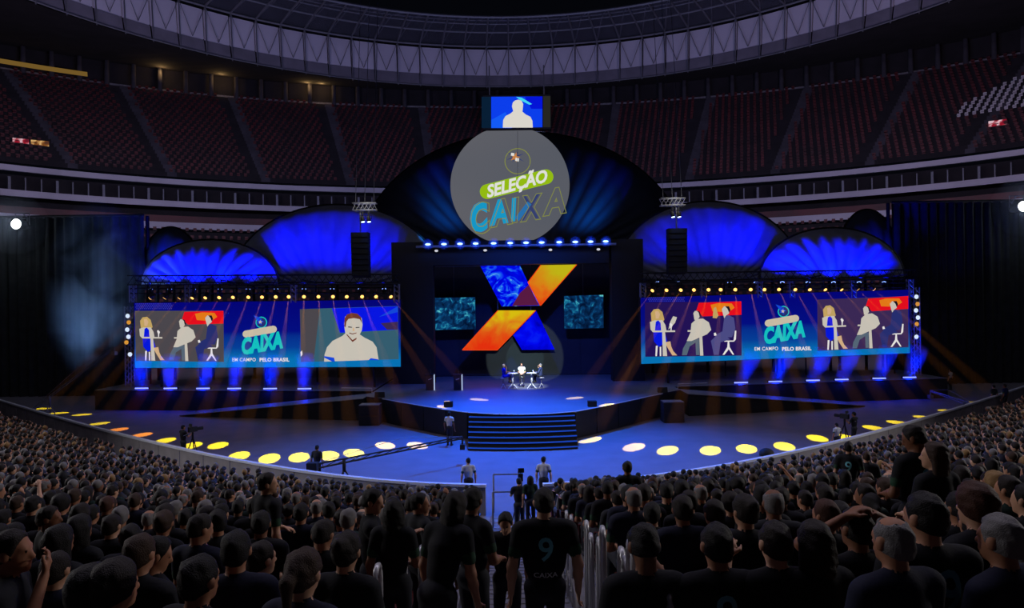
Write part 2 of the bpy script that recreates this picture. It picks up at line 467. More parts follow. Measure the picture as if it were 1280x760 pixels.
# the block of white seats, each one a thing
me = None; n = 0
V = seat_block(0, 0, 0, 0, (0, 0, 0)); smb = MB()
smb.add(V, [tuple(f) for f in BOXF] + [tuple(int(i)+8 for i in f) for f in BOXF])
seat_me = smb.mesh('stadium_seat', M_WHITE_SEAT)
for k in range(4, 21):
    f = (k+.55)/NR; a = A_in+(A_out-A_in)*f; b = B_in+(B_out-B_in)*f; z = Z_in+(Z_out-Z_in)*(k+1)/NR
    t = .80
    sn = 0
    while t < 1.25 and n < 290:
        c = ell(a, b, t, z); nang = math.atan2(math.sin(t)/a, math.cos(t)/b)
        if in_white(c):
            sn += 1
            o = link('stadium_seat', seat_me)
            o.matrix_basis = Matrix.Translation(c) @ Matrix.Rotation(-nang, 4, 'Z')
            tag(o, 'white folding seat in the white upper-tier block, %s row from the fascia, %s seat in' % (ORD[k-3], ORD[sn]), 'seat', 'white seats in the upper tier'); n += 1
        t += 1.0/math.hypot(a*math.cos(t), b*math.sin(t))

# fascia bands with railing posts between them
def fascia(name, a, b, z0, z1, mats):
    mb = MB(); band(mb, a, b, z0, a, b, z1); band(mb, a, b, z1, a+.6, b+.6, z1); band(mb, a+.6, b+.6, z0, a, b, z0)
    return struct(name, mb, mats)
tr1 = fascia('trim_1', 83, 60, H0+19.3, H0+20.1, M_FASCIA)
tr2 = fascia('trim_2', 83, 60, H0+15.8, H0+16.7, M_FASCIA)
tr3 = fascia('trim_3', 82, 59, H0+12.3, H0+13.3, M_FASCIA)
mb = MB(); band(mb, 86, 63, H0+13, 86, 63, H0+19.2); band(mb, 83.4, 60.4, H0+15.6, 86, 63, H0+15.6); band(mb, 82.4, 59.4, H0+12, 86, 63, H0+12.2)
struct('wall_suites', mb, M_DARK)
mb = MB(); band(mb, 84.5, 61.5, H0+13.4, 84.5, 61.5, H0+14.6); obj('parapet', mb, M_RED, tr3)
for i in range(96):
    t = -1.3 + 2.6*i/95
    mb = MB(); mb.box((0, 0, 0), (.16 if i % 3 else .34, .2, 1.9)); o = obj('post', mb, M_STEEL, tr2, world=False)
    o.location = ell(83.6, 60.6, t, H0+17.6); o.rotation_euler = (0, 0, -t)

# back wall of the upper concourse, columns, soffit
mb = MB(); band(mb, 106, 76, H0+38, 106, 76, H0+42.5); wb = struct('wall_concourse', mb, M_DARK)
for i in range(64):
    t = -1.35 + 2.7*i/63
    mb = MB(); mb.cyl((0, 0, 0), (0, 0, 4.4), .4, n=8); o = obj('column', mb, M_DARK2, wb, world=False); o.location = ell(104.6, 74.6, t, H0+38)
mb = MB(); band(mb, 105, 75, H0+37.9, 105, 75, H0+38.5); obj('parapet', mb, M_CONC, wb)
M_SOFF = glow('soffit_lamp', (.28, .16, .035), .55)
mb = MB(); band(mb, 103.6, 73.7, H0+38.7, 103.8, 73.9, H0+39.5, -1.35, -.74, 40); o = obj('soffit_light', mb, M_SOFF, wb)
o['label'] = 'dim yellow lit soffit strip'
for t in (-.62, -.52, -.37, -.345):
    lamp('concourse_lamp', 'POINT', ell(103.6, 73.6, t, H0+41.2), (0, 0, 0), (1, .6, .22), 130, radius=.3)

# ------------------------------------------------------------------ roof: dark underside, ring of membrane panels, steel lattice
RR, RZ = 68.0, H0+40
def circ(r, t, z): return (r*math.sin(t), CY + r*math.cos(t), z)
mb = MB(); vs = []; fs = []; n = 100
for i in range(n+1):
    t = -1.9 + 3.8*i/n; vs += [circ(RR, t, RZ), ell(112, 82, t, H0+43)]
for i in range(n): fs.append((2*i, 2*i+1, 2*i+3, 2*i+2))
mb.add(vs, fs)
vs = []; fs = []
for i in range(n+1):
    t = -1.9 + 3.8*i/n; vs += [circ(RR+1, t, RZ+8), ell(114, 84, t, H0+49)]
for i in range(n): fs.append((2*i, 2*i+2, 2*i+3, 2*i+1))
mb.add(vs, fs)
ceil = struct('ceiling', mb, M_ROOF)
NSEG = 44; T0, T1 = -1.32, 1.32
ring = thing('roof_ring', 'pale membrane ring with steel lattice around the open roof above the stage', 'roof ring', (0, CY, RZ))
for i in range(NSEG):
    ta, tb = T0+(T1-T0)*i/NSEG, T0+(T1-T0)*(i+1)/NSEG; g = .0012
    mb = MB(); mb.add([circ(RR, ta+g, RZ+2.3), circ(RR, tb-g, RZ+2.3), circ(RR+.6, tb-g, RZ+7.2), circ(RR+.6, ta+g, RZ+7.2)], [(0, 1, 2, 3)])
    mb.add([circ(RR+.3, ta+g, RZ+2.3), circ(RR+.3, tb-g, RZ+2.3), circ(RR+.9, tb-g, RZ+7.2), circ(RR+.9, ta+g, RZ+7.2)], [(3, 2, 1, 0)]); obj('panel', mb, M_MEMB, ring)
    mb = MB(); mb.add([circ(RR-.5, ta+g, RZ+.1), circ(RR-.5, tb-g, RZ+.1), circ(RR, tb-g, RZ+2.2), circ(RR, ta+g, RZ+2.2)], [(0, 1, 2, 3)]); obj('lower_panel', mb, M_MEMB2, ring)
for i in range(NSEG+1):
    t = T0+(T1-T0)*i/NSEG; tb = T0+(T1-T0)*(i+.5)/NSEG; tc = T0+(T1-T0)*(i+1)/NSEG
    mb = MB(); mb.tube([circ(RR-.9, t, RZ-.4), circ(RR-.35, t, RZ+7.4)], .10, 5)
    mb.tube([circ(RR-.35, t, RZ+7.4), circ(RR-.5, tb, RZ+2.2)], .05, 4); mb.tube([circ(RR-.5, tb, RZ+2.2), circ(RR-.35, tc, RZ+7.4)], .05, 4)
    obj('strut', mb, M_STEEL, ring)
    mb = MB(); mb.tube([circ(RR, t, RZ+7.5), circ(RR-6, t, RZ+7.9), circ(RR-13, t, RZ+7.8)], .16, 5)
    mb.tube([circ(RR-.3, t, RZ+7.5), circ(RR-7, tb, RZ+9.6), circ(RR-13, tc, RZ+7.8)], .09, 4)
    obj('radial_beam', mb, M_STEEL, ring)
for r, z, w in ((RR-.2, RZ+7.5, .2), (RR-6, RZ+7.9, .16), (RR-9.5, RZ+8.0, .10), (RR-13, RZ+7.8, .2), (RR-.9, RZ-.1, .14), (RR-7, RZ+9.6, .12)):
    mb = MB(); mb.tube([circ(r, T0+(T1-T0)*i/90, z) for i in range(91)], w, 5); obj('ring_beam', mb, M_STEEL, ring)
# glazing of the inner roof, nearly clear and dark
mg = bpy.data.materials.new('roof_glazing'); mg.use_nodes = True
b_ = mg.node_tree.nodes['Principled BSDF']; b_.inputs['Base Color'].default_value = (.25, .25, .35, 1); b_.inputs['Alpha'].default_value = .25; b_.inputs['Roughness'].default_value = .5
for i in range(NSEG):
    ta, tb = T0+(T1-T0)*i/NSEG, T0+(T1-T0)*(i+1)/NSEG
    mb = MB(); mb.add([circ(RR-.3, ta, RZ+7.75), circ(RR-.3, tb, RZ+7.75), circ(RR-13, tb, RZ+8.05), circ(RR-13, ta, RZ+8.05)], [(0, 1, 2, 3)]); obj('pane', mb, mg, ring)

# video board hanging under the far roof
Yb = 127.0
vb = thing('video_board', 'video board hanging under the roof showing a white-shirted man on blue', 'screen', at(646, 160, Yb))
def quad(mb, pts, Y, mi=0): return mb.add([at(x, y, Y) for x, y in pts], [tuple(range(len(pts)))], mi)
c0, c1 = at(603, 119, Yb), at(689, 161, Yb)
mb = MB(); mb.box(((c0.x+c1.x)/2, Yb+.6, (c0.z+c1.z)/2), (abs(c1.x-c0.x), 1.0, abs(c1.z-c0.z))); obj('housing', mb, M_MATT, vb)
mb = MB(); quad(mb, [(602, 121), (613.5, 121), (613.5, 160), (602, 160)], Yb); obj('side_panel', mb, glow('teal_panel', rgb(8, 30, 52), 1), vb)
mb = MB(); quad(mb, [(679, 120), (688, 120), (688, 159), (679, 159)], Yb); obj('side_panel', mb, glow('olive_panel', rgb(38, 38, 34), 1), vb)
mb = MB(); quad(mb, [(614, 121), (678, 120.5), (678, 159), (614, 160)], Yb); scr = obj('screen', mb, glow('board_blue', rgb(12, 62, 235), 1, True), vb)
mb = MB(); quad(mb, [(656, 121), (678, 120.5), (678, 136), (664, 136)], Yb-.02, 0)
obj('video_corner', mb, glow('board_blue2', rgb(4, 20, 215), 1), scr)
mb = MB(); quad(mb, [(614, 150), (632, 140), (640, 160), (614, 160)], Yb-.02, 0)
obj('video_picture', mb, glow('board_blue3', rgb(20, 90, 245), 1), scr)
mb = MB(); quad(mb, [(645, 121), (652, 122), (665, 130), (662, 131), (650, 125)], Yb-.03); obj('video_streak', mb, glow('cyan_streak', rgb(70, 215, 240), 1), scr)
man = [(628.5, 159.5), (629, 150), (632, 145), (638, 142), (641.5, 139), (640, 133), (641, 128), (644, 125.5), (648, 124.5), (652, 126), (654, 130), (653.5, 136), (653, 139.5), (657, 143), (663, 146), (665.5, 151), (666, 159.5)]
mb = MB(); quad(mb, man, Yb-.04); obj('video_figure', mb, glow('board_cream', rgb(218, 214, 204), 1), scr)
for x in (612, 680):
    mb = MB(); p = at(x, 119, Yb+.4); mb.cyl(p, (p.x, p.y, H0+42.2), .12, n=6); obj('hanger', mb, M_STEEL, vb)

# small lit monitors on the upper tier
for i, (px, py, w, h, lab) in enumerate([(26, 179, 17, 12, 'small lit monitor with a red and white picture on the upper tier, above the smoke'),
                                         (50, 182, 19, 13, 'small lit monitor with an amber picture on the upper tier beside another monitor'),
                                         (1247, 157, 19, 14, 'small lit monitor with a red and white picture below the white seats')]):
    u, v = ray(px, py); Y = 100.0
    best = None
    for q in range(600, 1400):
        Y = q/10; X, Z = u*Y, CAM_H+v*Y
        r = math.hypot(X/1.0, (Y-CY)*1.0); f = None
        # where the ray meets the tier surface
        k = (Z-Z_in)/(Z_out-Z_in); a, b = A_in+(A_out-A_in)*k, B_in+(B_out-B_in)*k
        if (X/a)**2 + ((Y-CY)/b)**2 > .985 and Y > CY: best = Y; break
    Y = best or 95.0
    p = at(px, py, Y); s = Y/F; t = math.atan2(p.x, Y)
    m = thing('tier_monitor', lab, 'monitor', (p.x, p.y, p.z-h*s/2), -t)
    mb = MB(); mb.box((0, .25, h*s/2), (w*s*1.05, .3, h*s*1.06)); obj('frame', mb, M_MATT, m, world=False)
    mb = MB(); mb.add([(-w*s/2, .08, 0), (w*s/2, .08, 0), (w*s/2, .08, h*s), (-w*s/2, .08, h*s)], [(0, 1, 2, 3)])
    obj('screen', mb, glow_noise('monitor_%d' % i, [rgb(20, 24, 40), rgb(150, 20, 40) if i != 1 else rgb(120, 70, 30), rgb(225, 190, 200) if i != 1 else rgb(215, 170, 110), rgb(20, 24, 40)], .9, 1.0, 2), m, world=False)
    mb = MB(); mb.cyl((0, .3, -1.2), (0, .3, 0), .08, n=6); obj('stand', mb, M_STEEL, m, world=False)

# black drape walls either side of the stage, hung from a bar
def drape(name, label, x0, x1, Y0, Y1, ztop, n):
    t = thing(name, label, 'curtain', (x0, Y0, 0))
    w = (x1-x0)/n
    for i in range(n):
        mb = MB(); vs = []; q = 8
        for j in range(q+1):
            f = i/n + j/q/n; x = x0+(x1-x0)*f; y = Y0+(Y1-Y0)*f + .22*math.sin(j/q*4*PI) 
            vs += [(x, y, .02), (x, y, ztop)]
        mb.add(vs, [(2*j, 2*j+2, 2*j+3, 2*j+1) for j in range(q)], 0, True); obj('panel', mb, M_BLACK, t)
    mb = MB(); mb.tube([(x0, Y0, ztop+.1), (x1, Y1, ztop+.1)], .12, 6); obj('bar', mb, M_MATT, t)
    for f in (0, .5, 1):
        mb = MB(); x = x0+(x1-x0)*f; y = Y0+(Y1-Y0)*f+.6; mb.cyl((x, y, 0), (x, y, ztop+.1), .15, n=6); obj('mast', mb, M_MATT, t)
    return t
drape('black_drape', 'tall black pleated drape wall beside the smoke and the outer end of the one-portrait screen', -64, -31.6, 62, 62, 15.4, 20)
drape('black_drape', 'tall black pleated drape wall beyond the outer end of the two-scene screen', 32.8, 64, 62, 62, 15.6, 20)
for i, (px, py, lab) in enumerate([(20, 280, 'bright white follow spot lamp hung on the black drape by the smoke'), (1279, 258, 'bright white follow spot lamp hung on the black drape past the two-scene screen')]):
    p = at(px, py, 60.5)
    t = thing('follow_spot', lab, 'spotlight', p)
    mb = MB(); mb.cyl(p+Vector((0, 1.4, 0)), p+Vector((0, .05, 0)), .35, .5, 14); obj('housing', mb, M_MATT, t)
    mb = MB(); mb.sphere(p, (.42, .12, .42), 14, 8); obj('lens', mb, M_LENS_W, t)
    mb = MB(); mb.tube([p+Vector((-.6, .8, 0)), p+Vector((-.6, .8, 1.0)), p+Vector((.6, .8, 1.0)), p+Vector((.6, .8, 0))], .05, 6); obj('yoke', mb, M_STEEL, t)
    mb = MB(); mb.cyl(p+Vector((0, .8, 1.0)), (p.x, 61.9, 15.45), .05, n=6); obj('hanger', mb, M_STEEL, t)
    mb = MB(); mb.sphere(p+Vector((0, -.3, 0)), 2.6, 16, 10)
    hz = obj('lamp_haze', mb, haze_mat('lamp_haze', .012, (.7, .8, 1)), t)
    lamp('follow_spot_light', 'POINT', p+Vector((0, -.25, 0)), (0, 0, 0), (.75, .85, 1.0), 260, radius=.2, parent=t)
# ------------------------------------------------------------------ the stage
ZS = 1.5
def on_stage(px, py): return onz(px, py, ZS)
front = [(478, 498), (502, 502.5), (530, 507), (558, 511.5), (585, 515), (618, 517), (651, 517.5), (685, 516.5), (718, 514), (745, 509), (772, 503.5), (800, 497.5), (828, 491.5)]
fp = [on_stage(*p) for p in front]
stage = thing('stage', 'dark fronted main stage with a curved front edge and pale highlight line', 'stage', (X0, 45, 0))
outline = [(p.x, p.y) for p in fp] + [(11.2, 48.2), (11.2, 60), (-9.6, 60), (-9.6, 47.0)]
mb = MB(); mb.prism(outline, .02, ZS, 0, 1); obj('deck', mb, [M_STAGE, M_SKIRT], stage)
mb = MB(); mb.tube([p + Vector((0, -.03, -.02)) for p in fp], .035, 5); obj('edge_line', mb, M_TRIM, stage)  # pale tube stands in for the highlight along the stage edge
# skirt panels of the curved front
for i in range(len(fp)-1):
    p, q = fp[i], fp[i+1]; t = (q-p).normalized(); n = Vector((t.y, -t.x, 0)).normalized(); P, Q = p+t*.04, q-t*.04
    if 4 <= i <= 7: continue
    mb = MB(); mb.prism([((P).x, (P).y), ((P+n*.05).x, (P+n*.05).y), ((Q+n*.05).x, (Q+n*.05).y), (Q.x, Q.y)], .03, ZS-.08); obj('skirt_panel', mb, M_SKIRT, stage)
# side wings with the screens on them
for sgn, nm in ((-1, 'one-portrait'), (1, 'two-scene')):
    w = thing('wing_stage', 'low dark side stage under the %s screen with LED bars along its front edge' % nm, 'stage', (X0+sgn*20, 51, 0))
    xa, xb = (X0+sgn*10.4, X0+sgn*31.5)
    ya, yb = 50.2, 53.2
    pts = [(xa, ya), (xb, yb), (xb, 60), (xa, 60)]
    if sgn < 0: pts = pts[::-1]
    mb = MB(); mb.prism(pts, .02, ZS-.02, 0, 1); obj('deck', mb, [M_STAGE, M_SKIRT], w)
    mb = MB(); mb.tube([(xa, ya-.02, ZS-.03), (xb, yb-.02, ZS-.03)], .035, 5); obj('edge_line', mb, M_STEEL, w)
    # the ramp that runs down along the front of the wing
    r = thing('ramp', 'dark fronted ramp sloping down from the stage corner toward the %s side' % nm, 'ramp', (X0+sgn*10, 47, 0))
    x1, x2, y1, y2 = X0+sgn*(10.3 if sgn < 0 else 10.7), X0+sgn*23.5, 46.4, 49.4
    mb = MB()
    A = [(x1, y1, .02), (x2, y1+3.0, .02), (x2, y2+2.2, .02), (x1, y2, .02), (x1, y1, 1.42), (x2, y1+3.0, .06), (x2, y2+2.2, .06), (x1, y2, 1.42)]
    mb.add(A, [(0, 1, 2, 3)[::-1], (0, 4, 5, 1), (3, 2, 6, 7), (0, 3, 7, 4), (1, 5, 6, 2)], 1); mb.add(A, [(4, 7, 6, 5)], 0)
    obj('deck', mb, [M_STAGE, M_SKIRT], r)
    mb = MB(); mb.tube([(x1, y1-.03, 1.43), (x2, y1+2.97, .07)], .03, 5); obj('edge_line', mb, M_STEEL, r)
    mb = MB(); mb.tube([(x1, y2+.03, 1.43), (x1, y2+.03, 1.75), (x1+sgn*2.2, y2+.5, 1.75)], .03, 5); obj('guard_rail', mb, M_TRIM, r)

# the seven steps
steps = thing('stage_stairs', 'seven wide dark stage steps with nosings made to glow pale blue', 'stairs', (X0, 37, 0))
cx_ = .45
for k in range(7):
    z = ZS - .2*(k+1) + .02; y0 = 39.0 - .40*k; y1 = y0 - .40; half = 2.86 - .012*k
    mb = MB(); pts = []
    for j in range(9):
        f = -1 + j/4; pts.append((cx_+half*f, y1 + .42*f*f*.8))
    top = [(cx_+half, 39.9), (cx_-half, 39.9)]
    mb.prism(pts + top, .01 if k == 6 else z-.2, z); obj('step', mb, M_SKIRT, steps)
    mb = MB(); mb.tube([(x, y-.015, z+.012) for x, y in pts], .034, 5); o = obj('nosing', mb, glow('nosing_glow', rgb(26, 66, 178), 1), steps)  # blue light on the nosings put in as their own glow

# ------------------------------------------------------------------ proscenium portal, back wall, X panels
YP, YB = 54.0, 59.4
portal = thing('portal', 'black proscenium frame around the stage opening with a row of blue lamps', 'stage frame', (X0, YP, ZS))
a, b = at(489, 303, YP), at(543, 478, YP)
mb = MB(); mb.box(((a.x+b.x)/2, YP+.6, (ZS+a.z)/2), (b.x-a.x, 1.2, a.z-ZS)); obj('leg', mb, M_MATT, portal)
c, d = at(764, 300, YP), at(806, 470, YP)
mb = MB(); mb.box(((c.x+d.x)/2, YP+.6, (ZS+a.z)/2), (d.x-c.x, 1.2, a.z-ZS)); obj('leg', mb, M_MATT, portal)
e = at(650, 330, YP)
mb = MB(); mb.box((X0, YP+.6, (a.z+e.z)/2+.0), (c.x-b.x, 1.19, a.z-e.z)); obj('header', mb, M_MATT, portal)
mb = MB(); mb.tube([at(520, 308.5, YP-.35), at(770, 305, YP-.35)], .09, 6); obj('lamp_bar', mb, M_TRUSS, portal)
mb = MB(); mb.tube([at(544, 333, YP+.3), at(606, 332.5, YP+.3)], .02, 4); obj('wire', mb, M_TRUSS, portal)
M_BACK = mat('back_wall_navy', rgb(44, 48, 62), .85, noise=.2, scale=.4)
mb = MB(); mb.box((X0, YB+.15, (ZS+a.z)/2), (20.5, .3, a.z-ZS-.02)); bw = struct('wall_back', mb, M_BACK)
for i in range(9):
    x = X0 - 8 + i*2
    mb = MB(); mb.box((x, YB-.02, (ZS+a.z)/2), (1.96, .06, a.z-ZS-.1)); obj('panel', mb, M_BACK, bw)

def glow_grad(name, cols, pos, axis=(0, 0, 1), noise=.5, scale=.5, dist=1.5, strength=1.0):
    """A screen picture that runs from one colour to the next across the panel, broken up by the clip's own pattern."""
    m = bpy.data.materials.new(name); m.use_nodes = True; nt = m.node_tree; nt.nodes.clear()
    tc = nt.nodes.new('ShaderNodeTexCoord'); dt = nt.nodes.new('ShaderNodeVectorMath'); dt.operation = 'DOT_PRODUCT'; dt.inputs[1].default_value = axis
    nt.links.new(tc.outputs['Generated'], dt.inputs[0])
    n = nt.nodes.new('ShaderNodeTexNoise'); n.inputs['Scale'].default_value = scale; n.inputs['Detail'].default_value = 5; n.inputs['Distortion'].default_value = dist
    nt.links.new(tc.outputs['Object'], n.inputs['Vector'])
    ma = nt.nodes.new('ShaderNodeMath'); ma.operation = 'MULTIPLY_ADD'; ma.inputs[1].default_value = noise; ma.inputs[2].default_value = -noise*.5
    nt.links.new(n.outputs['Fac'], ma.inputs[0]); ad = nt.nodes.new('ShaderNodeMath'); ad.operation = 'ADD'
    nt.links.new(dt.outputs['Value'], ad.inputs[0]); nt.links.new(ma.outputs[0], ad.inputs[1])
    r = nt.nodes.new('ShaderNodeValToRGB'); el = r.color_ramp.elements
    while len(el) < len(cols): el.new(.5)
    for i, c in enumerate(cols): el[i].position = pos[i]; el[i].color = (*c, 1)
    nt.links.new(ad.outputs[0], r.inputs['Fac']); e = nt.nodes.new('ShaderNodeEmission'); e.inputs[1].default_value = strength
    nt.links.new(r.outputs['Color'], e.inputs[0]); o = nt.nodes.new('ShaderNodeOutputMaterial'); nt.links.new(e.outputs[0], o.inputs[0])
    m.cycles.emission_sampling = 'NONE'; return m
M_XB = glow_noise('clip_blue', [rgb(0, 0, 190), rgb(0, 10, 235), rgb(20, 70, 240), rgb(30, 120, 235), rgb(150, 225, 240)], .75, 1.0, 6, 3.2, [.3, .5, .57, .64, .72])
M_XO = glow_grad('clip_orange', [rgb(226, 48, 14), rgb(222, 84, 20), rgb(216, 120, 24), rgb(214, 186, 16)], [.1, .4, .62, .95], (.15, 0, .85), .9, .55)
M_XY = glow_grad('clip_yellow', [rgb(226, 58, 16), rgb(222, 108, 22), rgb(206, 148, 22), rgb(190, 178, 22)], [.1, .35, .6, .85], (.45, 0, .6), .7, .5)
M_XD = glow_noise('clip_deep_blue', [rgb(0, 0, 150), rgb(0, 2, 205), rgb(2, 8, 240), rgb(10, 40, 245)], .5, 1.0, 4, 1.5)
M_EDGE = glow('red_edge', rgb(235, 70, 20), 1.0)
M_PURP = glow('clip_maroon', rgb(88, 26, 66), 1.0)
YX = 57.2
def led(name, label, pts, m, Y=YX, border=None, extra=()):
    c = at(sum(p[0] for p in pts)/len(pts), max(p[1] for p in pts), Y)
    t = thing(name, label, 'LED panel', c)
    P = [at(x, y, Y) for x, y in pts]; n = len(P)
    mb = MB(); mb.add(P + [p+Vector((0, .3, 0)) for p in P], [tuple(range(n)), tuple(n+i for i in range(n))[::-1]] + [(i, (i+1) % n, n+(i+1) % n, n+i)[::-1] for i in range(n)])
    obj('housing', mb, M_MATT, t)
    mb = MB(); mb.add([p+Vector((0, -.02, 0)) for p in P], [tuple(range(n))]); obj('screen', mb, m, t)
    if border:
        mb = MB()
        for i in border: mb.tube([P[i]+Vector((0, -.03, 0)), P[(i+1) % n]+Vector((0, -.03, 0))], .035, 4)
        obj('lit_edge', mb, M_EDGE, t)
    for nm, q, mm in extra:
        mb = MB(); mb.add([at(x, y, Y-.04) for x, y in q], [tuple(range(len(q)))]); obj(nm, mb, mm, t)
    mb = MB()
    mb.cyl((c.x, Y+.2, max(p.z for p in P)-.1), (c.x, Y+.2, 12.0), .03, n=5); obj('hanger', mb, M_STEEL, t)
    return t
led('led_screen', 'blue slanted LED panel, upper arm of the X whose foot joins the orange one', [(600, 332), (650, 332), (660, 353), (674.5, 382), (627, 383)], M_XB,
    extra=[('shaded_corner', [(661, 356), (673.5, 381.6), (640, 382.4), (650, 366)], M_PURP)])
led('led_screen', 'orange and yellow kite-shaped LED panel, upper arm of the X', [(676, 331.4), (720.8, 330.7), (675.6, 382), (660, 353)], M_XY, border=[1, 2, 3])
led('led_screen', 'orange slanted LED panel with yellow smears, lower arm of the X', [(622.5, 388), (669.5, 388), (621.6, 437.4), (578, 437.4)], M_XO, border=[1, 2, 3])
led('led_screen', 'plain deep blue LED panel, lower arm of the X', [(670.4, 388.6), (693.4, 437), (652.4, 437.4), (641.5, 419)], M_XD)
M_TEAL = glow_noise('clip_teal', [rgb(2, 20, 50), rgb(8, 48, 92), rgb(10, 70, 120), rgb(30, 130, 165), rgb(110, 215, 215)], 1.9, .9, 5, .9, [.35, .5, .57, .64, .73])
led('side_monitor', 'dim teal side screen beside the orange lower arm of the X', [(541, 372.5), (594, 371.5), (594.5, 411.5), (541.5, 412.5)], M_TEAL, 58.2)
led('side_monitor', 'dim teal side screen beside the two-scene screen end of the portal', [(705, 370), (754, 368.5), (754.5, 410), (705.5, 411)], M_TEAL, 58.2)
for o in [o for o in C.objects if o.name.startswith('side_monitor')]: o['category'] = 'screen'

# ------------------------------------------------------------------ fabric shells
def shell(name, label, cxp, base, halfw, hpx, Y, depth, m, ribs, sag=0.0, power=2.0, bulge=1.0):
    c = at(cxp, base, Y); rx = halfw*Y/F; rz = hpx*Y/F
    t = thing(name, label, 'shell', (c.x, Y, c.z))
    NU, NV = ribs*6, 16; vs = []; fs = []
    for i in range(NU+1):
        u = i/NU; A = PI*u
        for j in range(NV+1):
            v = j/NV
            w = abs(math.sin(A))
            rr = 1 - (1-v)**2*0                      # radial: v=1 rim, v=0 base front
            x = -math.cos(A)*(.35+.65*v)
            z = math.sin(A)**(2/power)*v
            y = -math.sqrt(max(0, 1-v*v))*depth*(.4+.6*w)
            rib = .26*abs(math.sin(PI*u*ribs))*math.sin(PI*min(1, v*1.0))
            vs.append((c.x + x*rx, Y + y - rib*bulge, c.z + z*rz))
    for i in range(NU):
        for j in range(NV):
            a = i*(NV+1)+j; fs.append((a, a+NV+1, a+NV+2, a+1))
    mb = MB(); mb.add(vs, fs, 0, True); obj('fabric', mb, m, t)
    mb = MB(); mb.tube([(c.x - math.cos(PI*i/40)*rx, Y+.05, c.z + math.sin(PI*i/40)**(2/power)*rz) for i in range(41)], .12, 6); obj('arch_tube', mb, M_MATT, t)
    for f in (-.8, 0, .8):
        mb = MB(); zt = c.z + rz*math.sqrt(1-f*f)*.9; mb.cyl((c.x+f*rx, Y+.5, ZS if Y < 59.5 else 0), (c.x+f*rx, Y+.5, zt), .12, n=6); obj('mast', mb, M_MATT, t)
    return t
shell('arch_shell', 'large dark blue fabric shell arching over the portal behind the round projection', 653, 318, 203, 153, 67.0, 4.5, M_SHELLD, 24, power=2.0)
shell('arch_shell', 'small blue fabric shell at the outer end above the one-portrait screen', 262, 356, 86, 56, 59.0, 1.1, M_SHELL, 12)
shell('arch_shell', 'tall blue fabric shell between the portal and the small shell above the one-portrait screen', 420, 356, 132, 100, 61.3, 1.2, M_SHELL, 16)
shell('arch_shell', 'dark blue sliver of shell rising behind the small one above the one-portrait screen', 214, 352, 40, 68, 63.2, 1.2, M_SHELLD, 6)
shell('arch_shell', 'small blue fabric shell at the outer end above the two-scene screen', 1040, 347, 90, 62, 59.0, 1.1, M_SHELL, 12)
shell('arch_shell', 'tall blue mottled fabric shell between the portal and the small shell above the two-scene screen', 885, 350, 118, 98, 61.3, 1.2, M_SHELL, 16)
shell('arch_shell', 'dark blue sliver of shell rising behind the small one above the two-scene screen', 1085, 346, 42, 84, 63.2, 1.2, M_SHELLD, 6)

# ------------------------------------------------------------------ the round projection
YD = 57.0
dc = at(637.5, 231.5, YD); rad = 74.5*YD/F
sign = thing('projection_disc', 'round grey projection with lime and blue lettering, glowing disc in front of the large shell', 'sign', dc)
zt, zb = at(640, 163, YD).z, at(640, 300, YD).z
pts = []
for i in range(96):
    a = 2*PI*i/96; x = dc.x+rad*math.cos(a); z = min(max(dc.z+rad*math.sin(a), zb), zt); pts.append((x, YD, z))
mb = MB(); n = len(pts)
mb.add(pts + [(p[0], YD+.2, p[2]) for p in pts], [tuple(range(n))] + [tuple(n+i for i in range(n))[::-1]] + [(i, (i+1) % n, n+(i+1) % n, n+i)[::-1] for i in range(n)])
obj('disc', mb, glow_noise('disc_grey', [rgb(84, 88, 98), rgb(96, 96, 102)], .12, 1.0, 1, 0), sign)  # projected light on the shell put in as a glowing disc
M_LIME = glow('lime', rgb(146, 186, 18), 1.0); M_CY = glow('sign_blue', rgb(22, 150, 196), 1.0); M_OFFW = glow('sign_white', rgb(222, 222, 216), 1.0)
M_GOLDL = glow('sign_outline', rgb(128, 134, 66), 1.0); M_NAVY2 = glow('sign_navy', rgb(52, 62, 110), 1.0); M_STAR = glow('sign_star', rgb(196, 128, 70), 1.0)
def sign_frame(px, py, ang, Y): # local text X,Y -> world
    p = at(px, py, Y); ca, sa = math.cos(ang), math.sin(ang)
    return Matrix(((ca, -sa, 0, p.x), (0, 0, -1, p.y), (sa, ca, 0, p.z), (0, 0, 0, 1)))
def put_text(name, body, px, py, ang, hpx, wpx, Y, m, parent, shear=.3, bold=0.0, outline=0.0, frame=None, scale_at=None, spacing=1.0):
    me = text_mesh(body, 1.0, shear, bold, outline, 0, spacing)
    co = np.array([v.co[:] for v in me.vertices]); lo, hi = co.min(0), co.max(0)
    k = (scale_at or Y)/F
    sx = wpx*k/(hi[0]-lo[0]); sy = hpx*k/(hi[1]-lo[1]); cx, cy = (lo[0]+hi[0])/2, (lo[1]+hi[1])/2
    M = frame if frame is not None else sign_frame(px, py, ang, Y)
    for v in me.vertices: v.co = M @ Vector(((v.co.x-cx)*sx, (v.co.y-cy)*sy, v.co.z*sx))
    me.materials.clear(); me.materials.append(m); me.update()
    return link(name, me, parent, True)
def pill_pts(px0, py0, px1, py1, r, n=10):
    a = math.atan2(py1-py0, px1-px0); out = []
    for i in range(n+1):
        t = a - PI/2 + PI*i/n; out.append((px1+r*math.cos(t), py1+r*math.sin(t)))
    for i in range(n+1):
        t = a + PI/2 + PI*i/n; out.append((px0+r*math.cos(t), py0+r*math.sin(t)))
    return out
mb = MB(); quad(mb, pill_pts(609, 239.5, 682.5, 221, 9.3), YD-.03); obj('lime_pill', mb, M_LIME, sign)
A1 = math.atan2(19, 74)
put_text('lettering', 'SELEÇÃO', 646, 229.5, A1, 23, 80, YD-.05, M_OFFW, sign, .35, .035)
